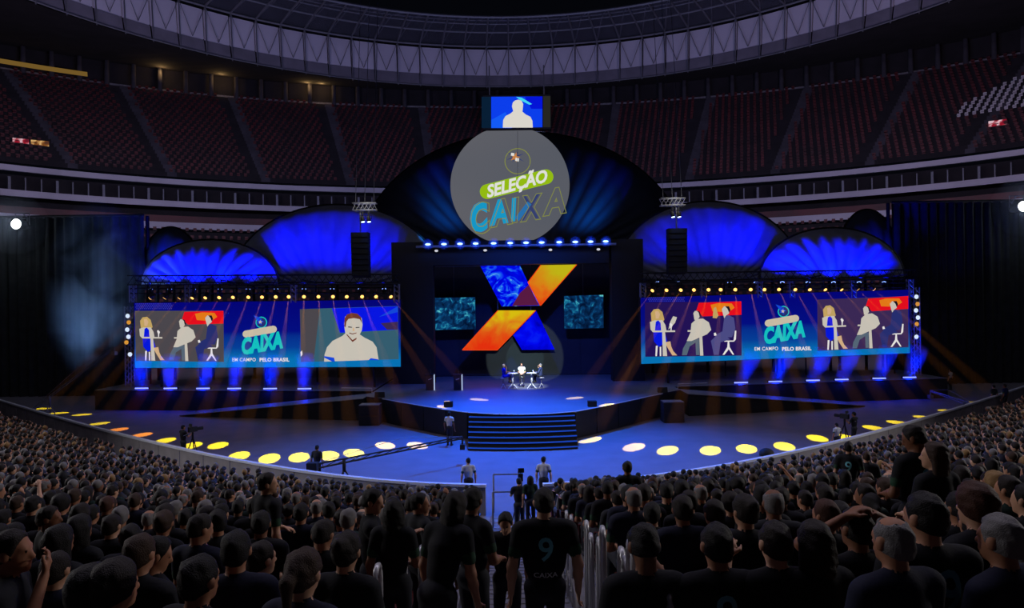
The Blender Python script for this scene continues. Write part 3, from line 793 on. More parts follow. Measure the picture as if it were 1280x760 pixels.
A2 = R(8.5)
k_ = dict(ang=A2, Y=YD-.05)
# the word below: first letters filled, all letters outlined
put_text('lettering', 'C', 599.5, 271.5, R(12), 37, 25, YD-.05, M_CY, sign, .3, .075)
put_text('lettering', 'A', 620.5, 265.5, R(10), 31, 25, YD-.05, M_CY, sign, .3, .06)
put_text('lettering', 'I', 642, 262, R(8), 29, 11, YD-.05, M_CY, sign, .3, .06)
put_text('lettering', 'X', 662.5, 259, R(8), 30, 30, YD-.05, M_NAVY2, sign, .3, .01)
for (ch, px, py, an, h, w) in (('C', 601.5, 272.5, 12, 40, 28), ('A', 624, 266, 10, 34, 29), ('I', 644.5, 262.5, 8, 32, 14), ('X', 664, 259.5, 8, 33, 34), ('A', 690.5, 252, 8, 34, 31)):
    put_text('lettering_outline', ch, px, py, R(an), h, w, YD-.055, M_GOLDL, sign, .3, .045, .012)
put_text('lettering', 'I', 654, 264, R(-38), 26, 6, YD-.052, glow('sign_blue_dim', rgb(40, 110, 170), 1), sign, 0, .02)
cc = at(647, 201.5, YD-.04); rr = 15.8*YD/F
mb = MB(); mb.tube([(cc.x+rr*math.cos(2*PI*i/32), YD-.04, cc.z+rr*math.sin(2*PI*i/32)) for i in range(32)], .035, 4, closed=True); obj('crest_ring', mb, M_GOLDL, sign)
mb = MB()
for ang, L, w in ((20, 12, 1.3), (-28, 13, 1.2), (65, 8, 1.2)):
    q = [(644-L*math.cos(R(ang)), 196+L*math.sin(R(ang))), (644+w*math.sin(R(ang)), 196+w*math.cos(R(ang))), (644+L*math.cos(R(ang)), 196-L*math.sin(R(ang))), (644-w*math.sin(R(ang)), 196-w*math.cos(R(ang)))]
    quad(mb, q[::-1], YD-.05)
obj('crest_streak', mb, M_NAVY2, sign)
def star_pts(px, py, r, r2=.45, rot=0): return [(px+(r if i % 2 == 0 else r*r2)*math.sin(PI*i/5+rot), py-(r if i % 2 == 0 else r*r2)*math.cos(PI*i/5+rot)) for i in range(10)]
mb = MB(); quad(mb, star_pts(643.7, 196.5, 6.5, .4, .3), YD-.06); obj('crest_star', mb, M_STAR, sign)
mb = MB(); quad(mb, [(639, 191), (643, 191.5), (642.5, 195), (638.6, 194.5)], YD-.065); quad(mb, [(644.5, 197), (649, 198), (648.3, 202), (644, 201)], YD-.065); obj('crest_mark', mb, M_OFFW, sign)
for x, y in ((600, 200), (675, 200), (600, 265), (675, 265)):
    mb = MB(); p = at(x, y, YD+.15); mb.cyl(p, (p.x, p.y+6.6, p.z), .04, n=5); obj('hanger', mb, M_STEEL, sign)
mb = MB(); p = at(647, 164, YD-.3); q = at(647, 228, YD-.3); mb.cyl(p, q, .012, n=4); obj('cord', mb, M_STEEL, sign)

# ------------------------------------------------------------------ the two wide screens
def screen_plane(i0, i1, Yin, Yout):
    p, q = at(i0[0], i0[1], Yin), at(i1[0], i1[1], Yout)
    d = (q-p); d.z = 0; d.normalize(); n = Vector((d.y, -d.x, 0))
    if n.y > 0: n = -n
    return p, n, (d if d.x > 0 else -d)
class Screen:
    def __init__(s, label, inner, outer, corners, Yin=52.0, Yout=54.6):
        s.p, s.n, s.d = screen_plane(inner, outer, Yin, Yout)
        s.corners = corners
        P = [s.pt(*c) for c in corners]; base = (P[2]+P[3])/2
        s.t = thing('wide_screen', label, 'screen', (base.x, base.y, ZS))
        n = s.n; mb = MB()
        mb.add([v for v in P] + [v-n*.35 for v in P], [(3, 2, 1, 0), (4, 5, 6, 7), (0, 1, 5, 4), (1, 2, 6, 5), (2, 3, 7, 6), (3, 0, 4, 7)]); obj('housing', mb, M_MATT, s.t)
        for f in (.1, .5, .9):
            q = P[3].lerp(P[2], f) - n*.2; mb = MB(); mb.cyl((q.x, q.y, ZS-.02), (q.x, q.y, q.z+.05), .09, n=6); obj('support_leg', mb, M_MATT, s.t)
    def pt(s, px, py, layer=0): 
        v = onplane(px, py, s.p, s.n); return v + s.n*(.012*layer)
    def draw(s, name, polys, parent=None):
        mb = MB(); mats = []
        for pts, m, layer in polys:
            if m not in mats: mats.append(m)
            P = [s.pt(x, y, layer) for x, y in pts]
            nn = sum((P[i].cross(P[(i+1) % len(P)]) for i in range(len(P))), Vector())
            if nn.dot(s.n) < 0: P = P[::-1]
            mb.add(P, [tuple(range(len(P)))], mats.index(m))
        return obj(name, mb, mats, parent or s.t)
    def text(s, body, px, py, ang, hpx, wpx, m, parent, shear=0, bold=0, layer=4, spacing=1.0, outline=0):
        p = s.pt(px, py, layer); ca, sa = math.cos(ang), math.sin(ang); d = s.d; up = Vector((0, 0, 1))
        ex, ey = d*ca + up*sa, -d*sa + up*ca
        M = Matrix(((ex.x, ey.x, s.n.x, p.x), (ex.y, ey.y, s.n.y, p.y), (ex.z, ey.z, s.n.z, p.z), (0, 0, 0, 1)))
        return put_text('lettering', body, 0, 0, 0, hpx, wpx, 0, m, parent, shear, bold, outline, M, p.y, spacing)
def gradient_screen(name, top, bot, z0, z1):
    m = bpy.data.materials.new(name); m.use_nodes = True; nt = m.node_tree; nt.nodes.clear()
    g = nt.nodes.new('ShaderNodeTexCoord'); sp = nt.nodes.new('ShaderNodeSeparateXYZ'); nt.links.new(g.outputs['Generated'], sp.inputs[0])
    r = nt.nodes.new('ShaderNodeValToRGB'); el = r.color_ramp.elements
    el[0].position = .12; el[0].color = (*bot, 1); el[1].position = 1.0; el[1].color = (*top, 1)
    for p_, c_ in ((.30, rgb(6, 62, 150)), (.46, rgb(6, 46, 140)), (.54, rgb(4, 14, 128))):
        e_ = el.new(p_); e_.color = (*c_, 1)
    nt.links.new(sp.outputs['Z'], r.inputs['Fac'])
    e = nt.nodes.new('ShaderNodeEmission'); e.inputs[1].default_value = 1.0
    nt.links.new(r.outputs['Color'], e.inputs[0]); o = nt.nodes.new('ShaderNodeOutputMaterial'); nt.links.new(e.outputs[0], o.inputs[0])
    return m
M_SCR = gradient_screen('screen_blue', rgb(4, 4, 116), rgb(6, 112, 178), 0, 1)
G = lambda n, r, g, b: glow(n, rgb(r, g, b), 1.0)
V_GREY = G('video_grey', 74, 70, 76); V_PURP = G('video_purple', 34, 18, 84); V_PURP2 = G('video_plum', 58, 40, 84)
V_RED = G('video_red', 224, 14, 30); V_ORG = G('video_orange', 225, 120, 24); V_CREAM = G('video_cream', 196, 190, 178); V_SKIN = G('video_skin', 206, 170, 130)
V_HAIR = G('video_blond', 190, 160, 96); V_BLUE = G('video_blue', 6, 24, 215); V_NAVY = G('video_navy', 38, 46, 110); V_JEAN = G('video_jeans', 84, 100, 116)
V_DARK = G('video_dark', 24, 18, 34); V_WHITE = G('video_white', 226, 222, 222); V_CYAN = G('video_cyan', 20, 190, 190); V_TEAL = G('video_teal', 52, 92, 110)
V_BRI = G('video_bright_blue', 8, 22, 225); V_BR2 = G('video_mid_blue', 20, 70, 215); V_BROWN = G('video_brown', 110, 56, 44); V_PILL = G('video_pill', 196, 186, 164); V_DOT = G('video_dots', 70, 70, 190)
V_NAVY_R = G('video_slate', 74, 74, 130)
def wave_scene(T, bgm, suit, hands=False):
    """the three seated talkers; T maps 0..1 (u right, v down) to pixels"""
    q = lambda pts: [T(u, v) for u, v in pts]
    out = [(q([(0, 0), (1, 0), (1, 1), (0, 1)]), bgm, 1),
           (q([(.56, .02), (1, .0), (1, .25), (.60, .27), (.53, .17)]), V_RED, 2), (q([(.68, .06), (.76, .03), (.90, .04), (.93, .12), (.86, .2), (.7, .18)]), V_ORG, 3)]
    # woman: hair, face, dress, legs, stool
    out += [(q([(.06, .2), (.09, .13), (.14, .12), (.18, .18), (.2, .32), (.16, .42), (.07, .4)]), V_HAIR, 3), (q([(.105, .17), (.135, .16), (.155, .22), (.14, .3), (.11, .3)]), V_SKIN, 4),
            (q([(.05, .36), (.1, .33), (.18, .33), (.21, .42), (.22, .52), (.08, .55), (.055, .5)]), V_CREAM, 3.5), (q([(.11, .36), (.135, .33), (.16, .38), (.165, .52), (.1, .52)]), V_BLUE, 4.5),
            (q([(.085, .54), (.2, .54), (.23, .72), (.14, .82), (.09, .72)]), V_BLUE, 3), (q([(.2, .74), (.26, .72), (.27, .82), (.29, .9), (.33, .98), (.28, .98), (.245, .88)]), V_SKIN, 3),
            (q([(.11, .8), (.13, .8), (.12, .99), (.105, .99)]), V_WHITE, 2.5), (q([(.15, .82), (.165, .82), (.165, .99), (.15, .99)]), V_WHITE, 2.5),
            (q([(.085, .52), (.31, .52), (.31, .55), (.085, .55)]), V_CREAM, 5), (q([(.175, .55), (.205, .55), (.225, .99), (.18, .99)]), V_CREAM, 5),
            (q([(.25, .40), (.265, .38), (.285, .42), (.275, .46), (.272, .52), (.262, .52), (.262, .46)]), V_WHITE, 5)]
    if hands: out += [(q([(.24, .5), (.26, .36), (.29, .26), (.33, .28), (.31, .38), (.27, .46)]), V_CREAM, 4)]
    # man in white
    out += [(q([(.5, .21), (.515, .17), (.545, .165), (.57, .2), (.565, .28), (.54, .34), (.51, .33)]), V_CREAM, 4), (q([(.53, .16), (.565, .18), (.58, .25), (.565, .28), (.555, .2)]), V_DARK, 4.5),
            (q([(.48, .4), (.53, .32), (.6, .31), (.66, .38), (.685, .52), (.64, .6), (.56, .66), (.48, .72), (.43, .72), (.47, .56)]), V_CREAM, 3.5),
            (q([(.44, .7), (.52, .68), (.53, .74), (.46, .82), (.43, .98), (.38, .98), (.39, .86)]), V_JEAN, 3.2), (q([(.52, .68), (.56, .68), (.56, .98), (.525, .98)]), V_JEAN, 3.1),
            (q([(.44, .52), (.49, .52), (.49, .55), (.44, .55)]), V_CREAM, 3), (q([(.56, .64), (.59, .64), (.6, .99), (.565, .99)]), V_CREAM, 5)]
    if hands: out += [(q([(.7, .3), (.71, .12), (.735, .1), (.75, .2), (.76, .26), (.74, .31)]), V_HAIR, 4)]
    # man in suit
    out += [(q([(.795, .14), (.82, .09), (.86, .09), (.88, .15), (.87, .22), (.84, .26), (.82, .31), (.81, .25)]), V_CREAM, 4), (q([(.83, .09), (.87, .09), (.885, .16), (.87, .21), (.855, .14)]), V_DARK, 4.5),
            (q([(.82, .3), (.86, .25), (.92, .3), (.935, .5), (.9, .66), (.79, .66), (.73, .68), (.72, .62), (.8, .55)]), suit, 3.5), (q([(.73, .64), (.84, .64), (.88, .7), (.78, .75), (.76, .98), (.71, .98), (.68, .72)]), suit, 3.6),
            (q([(.71, .58), (.73, .57), (.74, .62), (.715, .63)]), V_WHITE, 4), (q([(.93, .54), (.945, .54), (.94, .7), (.92, .74), (.82, .74), (.82, .72), (.915, .72)]), V_WHITE, 3.2),
            (q([(.855, .74), (.87, .74), (.875, .84), (.92, .98), (.905, .98), (.865, .88), (.82, .98), (.8, .98), (.85, .84)]), V_WHITE, 3.2)]
    return out
def bil(c):
    (a, b, cc, d) = c
    return lambda u, v: ((a[0]*(1-u)+b[0]*u)*(1-v)+(d[0]*(1-u)+cc[0]*u)*v, (a[1]*(1-u)+b[1]*u)*(1-v)+(d[1]*(1-u)+cc[1]*u)*v)
def logo(S, parent, cx, cy, slope):
    S.draw('crest', [([(cx+2+7.2*math.cos(2*PI*i/20), cy-18+7.2*math.sin(2*PI*i/20)) for i in range(20)], V_CYAN, 3), ([(cx+2+6.0*math.cos(2*PI*i/20), cy-18+6.0*math.sin(2*PI*i/20)) for i in range(20)], V_NAVY, 4),
                     (star_pts(cx+.5, cy-19, 5, .45, .3), V_BR2, 5), (star_pts(cx+1, cy-18.5, 2.6), V_PILL, 6), ([(cx-8, cy-27), (cx+1, cy-24), (cx-2, cy-19)], V_BR2, 4.5)], parent)
    S.draw('pill', [(pill_pts(cx-17, cy-3.5+slope*0, cx+17, cy-9.5, 4.4), V_PILL, 4)], parent)
    S.text('CAIXA', cx+2.5, cy+8, R(9), 22, 54, V_CYAN, parent, .3, .06, 6)
    S.text('EM CAMPO', cx-19.5, cy+28.5-slope*-12, R(0)+slope*.0+math.atan(-slope)*0, 4.6, 31, V_WHITE, parent, 0, .01, 5, 1.1)
    S.text('PELO BRASIL', cx+18.5, cy+28.5+slope*12, 0, 4.9, 39, V_WHITE, parent, 0, .035, 5, 1.05)
# left screen
SL = Screen('wide LED screen showing three talkers, a logo and one large portrait', (501, 459), (167, 459.5), [(167, 378), (501, 374), (501.5, 459), (168, 460.5)])
SL.draw('screen_picture', [([(167.6, 378.6), (500.4, 374.6), (500.9, 458.4), (168.6, 459.9)], M_SCR, .6)])
v1 = SL.draw('video_frame', wave_scene(bil([(168.5, 388.5), (279.5, 388.5), (280, 452.5), (170, 451)]), V_GREY, V_NAVY))
SL.draw('dot_pattern', [([(169.5+2.4*i+(j % 2)*1.2, 379.5+2*j), (170.7+2.4*i+(j % 2)*1.2, 379.5+2*j), (170.7+2.4*i+(j % 2)*1.2, 380.3+2*j), (169.5+2.4*i+(j % 2)*1.2, 380.3+2*j)], V_DOT, 1.5) for i in range(19) for j in range(4)])['kind'] = 'stuff'
lg = SL.draw('logo_ground', [([(285, 391), (286, 391), (286, 392), (285, 392)], V_BR2, 1)])
logo(SL, SL.t, 325, 421, 0)
SL.draw('video_frame', [([(375, 386.5), (497.5, 382.5), (498.5, 449), (376.5, 452.5)], V_TEAL, 1), ([(375, 386.5), (400, 386), (392, 452), (376.5, 452.5)], V_GREY, 1.5), ([(415, 385.5), (497.3, 382.8), (497.8, 412), (425, 416)], V_BRI, 2),
    ([(474, 396), (497.4, 383), (497.6, 390)], V_BR2, 3), ([(476, 404), (497.6, 402), (497.6, 412), (484, 412)], V_PURP2, 3),
    ([(405.5, 452), (406, 443), (409, 434), (416, 426), (428, 420), (432, 416.5), (431, 410), (430.5, 405), (431.5, 396), (436, 392.5), (442, 391.8), (448, 393), (452.5, 398), (453.5, 406), (452.5, 413), (450, 418), (456, 422), (466, 427), (471, 434), (473.5, 449.5)], V_CREAM, 4),
    ([(430.8, 408), (431, 398), (434, 393), (440, 391), (447, 392), (451.5, 396.5), (453, 404), (450, 399), (443, 397.6), (436, 398.6), (433.4, 402), (432.4, 409)], V_BROWN, 5),
    ([(433, 418), (434.5, 418), (441, 425), (446, 422), (446, 424), (441, 427.5)], V_BROWN, 5), ([(435.6, 408), (440.4, 408.6), (440.4, 409.6), (435.6, 409.3)], V_DARK, 5), ([(445, 409), (449.6, 408.6), (449.6, 409.6), (445, 410)], V_DARK, 5),
    ([(437, 415.6), (441, 416.8), (446, 415.6), (446, 416.6), (441, 418), (437, 416.8)], V_BROWN, 5), ([(441.4, 409.5), (442.6, 409.5), (443.6, 413.6), (441, 413.8)], V_SKIN, 4.6),
    ([(405.5, 445), (418, 447), (419, 452), (416, 452), (405.6, 447)], V_BR2, 5), ([(461, 450), (464, 447.6), (473, 449), (473, 450.3)], V_BR2, 5), ([(376, 440), (378, 438), (378.6, 443), (376.4, 446)], V_WHITE, 5)])
# right screen
SR_ = Screen('wide LED screen showing the three talkers twice on both ends of a logo', (801, 455.5), (1137.5, 442), [(800, 371.5), (1137, 361.5), (1138, 442), (801, 455.5)])
SR_.draw('screen_picture', [([(800.6, 372.1), (1136.4, 362.1), (1137.4, 441.4), (801.6, 454.9)], M_SCR, .6)])
SR_.draw('video_frame', wave_scene(bil([(806, 378), (926.5, 376.5), (927, 444.5), (806.5, 446)]), V_PURP, V_NAVY_R, True))
SR_.draw('video_frame', wave_scene(bil([(1021.5, 374.5), (1135, 370), (1135.5, 434), (1022, 438.5)]), V_PURP2, V_NAVY, False))
SR_.draw('dot_pattern', [([(810+2.4*i+(j % 2)*1.2, 369.8+2*j), (811.2+2.4*i+(j % 2)*1.2, 369.8+2*j), (811.2+2.4*i+(j % 2)*1.2, 370.6+2*j), (810+2.4*i+(j % 2)*1.2, 370.6+2*j)], V_DOT, 1.5) for i in range(19) for j in range(1, 4)])['kind'] = 'stuff'
logo(SR_, SR_.t, 977, 407.5, -.02)

# ------------------------------------------------------------------ trusses above the wide screens
def box_truss(name, label, p, q, w=.5, bays=20):
    p, q = Vector(p), Vector(q); t = thing(name, label, 'truss', p); d = (q-p).normalized()
    s1 = d.cross(Vector((0, 0, 1))).normalized() if abs(d.z) < .9 else Vector((1, 0, 0)); s2 = s1.cross(d)
    cs = [(s1*a+s2*b)*w/2 for a, b in ((-1, -1), (1, -1), (1, 1), (-1, 1))]
    for c in cs: mb = MB(); mb.tube([p+c, q+c], .045, 6); obj('chord', mb, M_TRUSS if w < .55 else M_MATT, t)
    mb = MB(); L = (q-p)
    for i in range(bays):
        a, b = p+L*(i/bays), p+L*((i+1)/bays)
        for j in range(4): mb.tube([a+cs[j], b+cs[(j+1) % 4]], .025, 4)
    o = obj('lacing', mb, M_TRUSS if w < .55 else M_MATT, t); o['kind'] = 'stuff'
    return t
LT = {}
for nm, S, xs, y0, y1, posts in (('one-portrait', SL, (163, 499), 350.5, 349, [166, 238, 371, 496]), ('two-scene', SR_, (801, 1141), 347.5, 343, [803, 876, 945, 985, 1063, 1137])):
    Ya, Yb2 = (54.7, 52.1) if S is SL else (52.1, 54.7)
    p, q = at(xs[0], y0, Ya), at(xs[1], y1, Yb2)
    lt = box_truss('lighting_truss', 'long black box truss above the %s screen' % nm, p, q, .7, 40)
    for dy, dz in ((-.05, -.98), (-.05, -.62)):
        mb = MB(); dv = Vector((0, dy, dz)); mb.tube([p+dv, q+dv], .05, 6); obj('lamp_bar', mb, M_MATT, lt)
    mb = MB(); a1 = Vector((p.x, 56.7, p.z-.1)); b1 = Vector((q.x, 56.7, q.z-.1)); mb.tube([a1, b1], .06, 6); obj('uplight_bar', mb, M_MATT, lt)
    for f in (.02, .35, .65, .98):
        mb = MB(); g_ = a1.lerp(b1, f); mb.tube([(g_.x, g_.y, g_.z), p.lerp(q, f)], .05, 5); mb.tube([(g_.x, g_.y, ZS), g_], .06, 5); obj('bracket', mb, M_MATT, lt)
    for i, px in enumerate(posts):
        f = (px-xs[0])/(xs[1]-xs[0]); c = p.lerp(q, f)
        top = S.pt(px, 374 if S is SL else 368).z
        box_truss('truss_post', 'short pale lattice post between the %s screen and its truss, %s from the portal' % (nm, ORD[(len(posts)-i) if S is SL else i+1]), (c.x, c.y, top-.25), (c.x, c.y, c.z-.36), .34, 4)
    LT[nm] = (p, q)

# ------------------------------------------------------------------ amber spots over the screens and the pools they throw
M_BEAM = haze_mat('beam_haze', .0038, (1.0, .45, .25))
left_pools = [(103, 518), (125, 529), (148, 536.5), (178, 543), (207, 550), (240, 556), (273, 556), (299, 569), (337, 572), (374, 570.5), (411, 568.5), (442, 565.5), (481, 556), (521, 556), (556, 508), (598, 499)]
right_pools = [(719, 497), (760, 506), (738, 549), (793, 558), (835, 562), (888, 562), (933, 560), (980, 557), (1021, 547), (1055, 546), (1091, 534), (1121, 527.5), (1154, 521), (1185, 513), (1222, 503), (1246, 497)]
extra_left = [(53, 510.5), (74, 516)]
left_l = [226, 242, 258, 275, 292, 311, 328, 345, 361, 380, 398, 416, 433, 452, 469, 487]
right_l = [817, 834, 852, 868, 886, 901, 919, 938, 955, 973, 993, 1011, 1030, 1050, 1070, 1090]
def moving_head(name, label, P, target, group, lens, cat='spotlight', rr=.16):
    P = Vector(P); T_ = Vector(target); d = (T_-P).normalized()
    t = thing(name, label, cat, P, 0, group)
    mb = MB(); mb.tube([P-d*.22, P-d*.1, P+d*.12, P+d*.2], [.09, .14, .15, .12], 8); obj('housing', mb, M_MATT, t)
    mb = MB(); mb.cyl(P+d*.2, P+d*.215, rr, n=10); obj('lens', mb, lens, t)
    mb = MB(); mb.tube([P+Vector((-.2, 0, 0)), P+Vector((-.2, 0, .26)), P+Vector((.2, 0, .26)), P+Vector((.2, 0, 0))], .025, 4); mb.cyl(P+Vector((0, 0, .26)), P+Vector((0, 0, .5)), .06, n=6); obj('yoke', mb, M_MATT, t)
    return t, d
AMBER = 8.5e4
def amber(px, py, Y, pool, side, k, n):
    P = at(px, py, Y); z = ZS+.02 if pool in ((556, 508), (598, 499), (719, 497), (760, 506)) else .02
    T_ = onz(pool[0], pool[1], z)
    t, d = moving_head('stage_spotlight', 'amber stage spotlight above the %s screen, %s from the portal' % (side, ORD[k]), P, T_, 'amber spotlights above the wide screens', M_LENS_Y, rr=.13)
    L = (T_-P).length; half = math.atan(.52/L) if z < 1 else math.atan(.44/L)
    col = (1.0, .74, .0)
    if pool in ((148, 536.5), (178, 543)): col = (1.0, .30, .01)
    if z > 1 or pool in ((481, 556), (521, 556), (793, 558)): col = (1.0, .66, .18)
    E = AMBER*(L/20.0)**2
    lamp('spot_light', 'SPOT', P+d*.24, T_, col, E, size=2*half, blend=.12, radius=.02, parent=t)
    # beam in the haze
    r0, r1 = .05, math.tan(half)*L*1.02
    mb = MB(); mb.tube([P+d*.3, P+d*(L*.93)], [r0, r1*.93], 12); o = obj('light_beam', mb, M_BEAM, t)
for i, (lx, pool) in enumerate(zip(left_l, left_pools)):
    f = (lx-167)/334; amber(lx, 370.5-1.5*f, 54.4-2.6*f, pool, 'one-portrait', 16-i, 16)
for i, (lx, pool) in enumerate(zip(right_l, right_pools)):
    f = (lx-800)/338; amber(lx, 361.3-2.0*f, 51.8+2.6*f, pool, 'two-scene', i+1, 16)
for i, (lx, pool) in enumerate(zip((190, 208), extra_left)):
    f = (lx-167)/334; amber(lx, 370.5-1.5*f, 54.4-2.6*f, pool, 'one-portrait', 18-i, 18)

# ------------------------------------------------------------------ blue uplights behind the trusses, thrown at the shells
def uplight(px, py, Y, tgt, nm, k, power):
    P = at(px, py, Y)
    t, d = moving_head('uplight', 'blue uplight behind the truss above the %s screen, %s from the portal' % (nm, ORD[k]), P, tgt, 'blue uplights below the shells', M_LENS_B, 'uplight')
    lamp('blue_light', 'SPOT', P+d*.26, tgt, (.0, .003, 1.0), power, size=R(90), blend=1.0, radius=.15, parent=t)
UP = 5600
for k, px in enumerate([480, 450, 415, 380, 345, 310, 275, 242, 212, 188]):
    uplight(px, 364, 56.6, at(px+3, 285, 59.2), 'one-portrait', k+1, UP*(.55 if k < 4 else 1.0))
for k, px in enumerate([822, 848, 880, 912, 945, 978, 1010, 1042, 1074, 1105]):
    uplight(px, 356, 56.6, at(px-3, 275, 59.2), 'two-scene', k+1, UP*(.55 if k < 4 else 1.0))
for x, tx in ((205, 212), (1098, 1088)):
    lamp('blue_light', 'SPOT', at(x, 345, 60.6), at(tx, 290, 62.8), (.0, .015, 1.0), 1500, size=R(90), blend=1, radius=.2)  # unseen blue spots added to brighten the sliver shells
# cool flood on the large shell
for x in (-7.5, 8.7):
    lamp('shell_wash', 'SPOT', (x, 60.6, 12.8), (x*.5, 64, 21), (.005, .18, .62), 1500, size=R(100), blend=1, radius=.3)

# ------------------------------------------------------------------ LED bars along the wing fronts
M_BARGLOW = glow('bar_lens', (.22, .27, 1.0), 2.0)
M_BHAZE = haze_mat('blue_haze', .16, (.4, .5, 1.0))
def led_bar(px, py, side, k, lean):
    f = 0
    xa, ya, xb, yb = X0 + side*10.4, 50.2, X0 + side*31.5, 53.2
    u, v = ray(px, py)
    # meet of the ray with the front line of the wing
    t_ = (ya - (yb-ya)/(xb-xa)*xa)/(1 - (yb-ya)/(xb-xa)*u); Y = t_ - .0
    c = Vector((u*Y, Y+.12, ZS+.0)); nm = 'one-portrait' if side < 0 else 'two-scene'
    t = thing('led_bar', 'blue LED bar on the wing edge below the %s screen, %s from its outer end' % (nm, ORD[k]), 'light bar', c, 0, 'blue LED bars along the wing edges')
    mb = MB(); mb.box(c+Vector((0, .1, .09)), (1.02, .2, .16)); obj('housing', mb, M_MATT, t)
    for j in range(8):
        mb = MB(); mb.box(c+Vector((-.43+.123*j, -.005, .10)), (.105, .03, .09)); obj('led_lens', mb, M_BARGLOW, t)
    tgt = c + Vector((lean, .9, 2.2))
    lamp('bar_light', 'SPOT', c+Vector((0, -.1, .2)), tgt, (.0, .02, 1.0), 3200, size=R(50), blend=.8, radius=.25, parent=t)
    lamp('bar_light', 'POINT', c+Vector((0, -.25, .15)), tgt, (.0, .02, 1.0), 60, radius=.1, parent=t)
    d = (tgt - c).normalized(); mb = MB(); mb.tube([c+Vector((0, 0, .2)), c+Vector((0, 0, .2))+d*1.0, c+Vector((0, 0, .2))+d*2.4], [.42, .6, .75], 12)
    obj('light_beam', mb, M_BHAZE, t)
for k, (px, py) in enumerate([(176, 485), (212, 486), (253, 487), (292, 488), (337, 489), (380, 489)]): led_bar(px, py, -1, k+1, -.4 if k < 2 else .3*(3-k)/3)
for k, (px, py) in enumerate([(1138, 467.5), (1100, 469), (1053, 472), (1017, 474.5), (970, 477), (927, 479)]): led_bar(px, py, 1, k+1, 1.3)

# ------------------------------------------------------------------ blue lamps on the portal bar
for i, (px, py) in enumerate(zip([535, 555, 575, 594.6, 617, 637.7, 657.5, 677, 699, 719, 738, 757], np.linspace(305.6, 301.8, 12))):
    P = at(px, py, YP-.4)
    t = thing('portal_lamp', 'bright blue-white lamp on the portal bar, %s from the end nearest the lecterns' % ORD[i+1], 'spotlight', P, 0, 'blue-white lamps on the portal bar')
    mb = MB(); mb.box(P+Vector((0, .08, .02)), (.66, .25, .34)); obj('housing', mb, M_MATT, t)
    mb = MB(); mb.sphere(P+Vector((0, -.06, 0)), (.21, .05, .085), 10, 6); obj('lens', mb, glow('portal_lens', (.35, .65, 1.0), 2.6), t)
    mb = MB(); mb.cyl(P+Vector((0, .1, -.1)), P+Vector((0, .12, -.34)), .04, n=6); obj('clamp', mb, M_STEEL, t)
    mb = MB(); mb.sphere(P+Vector((0, -.1, 0)), .42, 14, 10); obj('lamp_haze', mb, haze_mat('portal_haze', .3, (.15, .3, 1.0)), t)
    lamp('portal_light', 'POINT', P+Vector((0, -.22, 0)), P, (.03, .12, 1.0), 26, radius=.05, parent=t)
for i, px in enumerate((545.5, 606.5, 688, 748)):
    P = at(px, 313.5-i*.6, YP-.2)
    t = thing('portal_lamp', 'small warm white lamp under the portal bar, %s from the end nearest the lecterns' % ORD[i+1], 'spotlight', P, 0, 'small lamps under the portal bar')
    mb = MB(); mb.cyl(P+Vector((0, .2, .1)), P, .1, .12, 8); obj('housing', mb, M_MATT, t)
    mb = MB(); mb.sphere(P+Vector((0, -.02, 0)), (.14, .05, .09), 8, 6); obj('lens', mb, glow('small_white', rgb(190, 190, 200), 1.2), t)
# stage washes hung on the portal (deep blue) and the talk spot
lamp('stage_wash', 'SPOT', (X0-3, YP-1.0, 12.2), (X0-.5, 43.5, ZS), (.0, .05, 1.0), 11000, size=R(72), blend=1, radius=.4)
lamp('stage_wash', 'SPOT', (X0, 43.0, 19), (X0, 34.0, 0), (.0, .14, 1.0), 46000, size=R(88), blend=1, radius=.4)
lamp('stage_wash', 'SPOT', (X0, 45, 15.5), (X0, 56, ZS), (.005, .08, .9), 8000, size=R(80), blend=1, radius=.4)
lamp('talk_spot', 'SPOT', (1.4, 30, 22), (1.0, 50.8, 2.2), (.95, 1.0, .86), 90000, size=R(6.6), blend=1, radius=.05)
lamp('talk_spot', 'SPOT', (1.2, 26, 9.5), (1.0, 59.3, 3.0), (.80, .95, .72), 22000, size=R(11), blend=.12, radius=.05)
lamp('talk_spot', 'SPOT', (1.2, 26, 9.5), (1.0, 59.3, 2.9), (.45, .85, .75), 16000, size=R(5.4), blend=.12, radius=.05)

